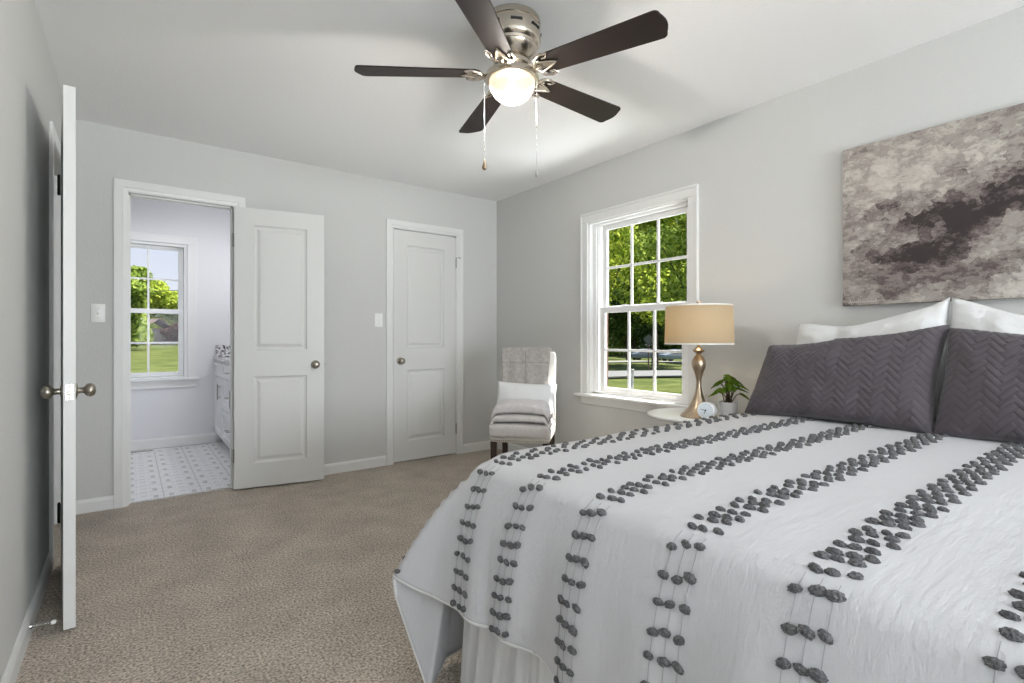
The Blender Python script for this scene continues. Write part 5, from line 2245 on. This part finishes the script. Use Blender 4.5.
def car(u, F, rzc, col, label):
    t = thing('car', label, 'car', at(u, F), rzc, 'parked cars across the road')
    m = mat('car_paint_' + str(u), col, 0.25)
    sw = Matrix(((1, 0, 0, 0), (0, 0, -1, 0), (0, 1, 0, 0), (0, 0, 0, 1)))
    mb = MB()
    mb.prism(CAR_SIDE, -0.85, 0.85, sw, 0.04)
    mb.build('body', m, t, 40)
    mb = MB()
    for pl_ in ([(-1.30, 0.98), (-0.88, 1.36), (-0.32, 1.42), (-0.32, 0.98)], [(-0.25, 0.98), (-0.25, 1.42), (0.52, 1.39), (1.05, 1.0)]):
        mb.prism(pl_, -0.862, 0.862, sw)
    mb.build('window', M_glass_car, t)
    for x in (-1.38, 1.38):
        for y in (-0.72, 0.72):
            mb = MB()
            mb.lathe([(0.0, -0.11), (0.2, -0.11), (0.30, -0.10), (0.33, -0.05), (0.33, 0.05), (0.30, 0.10), (0.2, 0.11), (0.0, 0.11)], 24, Matrix.Translation((x, y, 0.33)) @ Matrix.Rotation(R(90), 4, 'X'))
            mb.build('wheel', M_tyre, t, 40)


car(647, 66, R(-30), (0.14, 0.17, 0.21), 'silver-blue car parked across the road behind the middle panes')
car(678, 62, R(-25), (0.20, 0.23, 0.27), 'pale blue car parked to the right across the road')

# street sign seen from behind and a white post
sg = thing('street_sign', 'diamond road sign on a post across the lawn', 'sign', at(648.5, 24.9))
mb = MB()
mb.tube([(0, 0, 0), (0, 0, 1.85)], 0.035, 8)
mb.build('post', M_bark, sg)
mb = MB()
q = (fw * -0.05)
mb.prism([(0.27, 0), (0, 0.27), (-0.27, 0), (0, -0.27)], -0.008, 0.008, Matrix.Translation((q.x, q.y, 1.62)) @ Matrix.Rotation(R(-36.8), 4, 'Z') @ Matrix.Rotation(R(90), 4, 'X'))
mb.build('sign_panel', mat('sign_back_grey', (0.055, 0.065, 0.055), 0.5), sg)
mb = MB()
mb.prism([(-0.07, -0.07), (0.07, -0.07), (0.07, 0.07), (-0.07, 0.07)], 0.0, 0.70, None, 0.01)
mb.prism([(-0.085, -0.085), (0.085, -0.085), (0.085, 0.085), (-0.085, 0.085)], 0.68, 0.73, None, 0.01)
o = mb.build('post', mat('weathered_white_post', (0.6, 0.6, 0.58), 0.7), None, None, at(630.5, 15.8))
tag(o, 'short white post standing in the lawn this side of the road', 'post')


# garden beyond the bathroom window
def bt(u, F, **k):
    return at(u, F)


gB = 'trees beyond the bathroom window'
tree(124, 24, 4.3, 1.5, 'bushy green tree at the left of the bathroom window', M_leaf_mid, 7000, 0.13, 21, low=0.12, group=gB)
tree(152, 42, 4.6, 2.2, 'small green tree in the middle of the bathroom window', M_leaf_bright, 7000, 0.17, 22, low=0.10, group=gB)
tree(172, 36, 4.1, 1.8, 'low green tree at the right of the bathroom window', M_leaf_bright, 7000, 0.16, 23, low=0.15, group=gB)
tree(142, 52, 4.0, 3.2, 'distant dark tree behind the garden shed', M_leaf_dark, 8000, 0.25, 25, low=0.03, group=gB)
tree(178, 50, 4.4, 3.4, 'distant dark tree on the right skyline of the garden', M_leaf_dark, 8000, 0.25, 26, low=0.03, group=gB)
tree(136, 27, 1.5, 0.55, 'rounded green shrub on the lawn left of the shed', M_leaf_mid, 2500, 0.08, 27, False, 0.15, 'shrubs beyond the bathroom window', 'shrub', 'shrub')
tree(175, 31, 1.3, 0.7, 'rosy leaved shrub on the lawn right of the shed', M_flower, 2500, 0.09, 28, False, 0.15, 'shrubs beyond the bathroom window', 'shrub', 'shrub')

sh = thing('garden_shed', 'small dark garden shed with a brown pitched roof beyond the lawn', 'shed', at(154, 33), R(20))
sh.scale = (0.62, 0.62, 0.62)
mb = MB()
mb.box(-1.3, 1.3, -1.0, 1.0, 0, 1.75)
mb.build('wall', mat('shed_wall', (0.025, 0.02, 0.022), 0.9), sh)
mb = MB()
mb.prism([(-1.55, 1.70), (0, 2.75), (1.55, 1.70), (1.55, 1.62), (0, 2.64), (-1.55, 1.62)], -1.2, 1.2, Matrix(((1, 0, 0, 0), (0, 0, -1, 0), (0, 1, 0, 0), (0, 0, 0, 1))))
mb.build('roof', mat('brown_shingle', (0.12, 0.085, 0.065), 0.9, bump=(6, 0.5, 0.03)), sh)
mb = MB()
mb.box(-0.45, 0.45, -1.03, -0.99, 0, 1.6)
mb.build('door', mat('shed_door', (0.03, 0.025, 0.03), 0.8), sh)

# power line
mb = MB()
p0, p1 = at(90, 33, 4.1), at(260, 35, 4.9)
mb.tube([p0.lerp(p1, i / 12) - Vector((0, 0, 0.25 * math.sin(PI * i / 12))) for i in range(13)], 0.022, 6)
o = mb.build('power_line', M_dark, None, 180)
tag(o, 'thin power line crossing the sky in the bathroom window', 'cable')
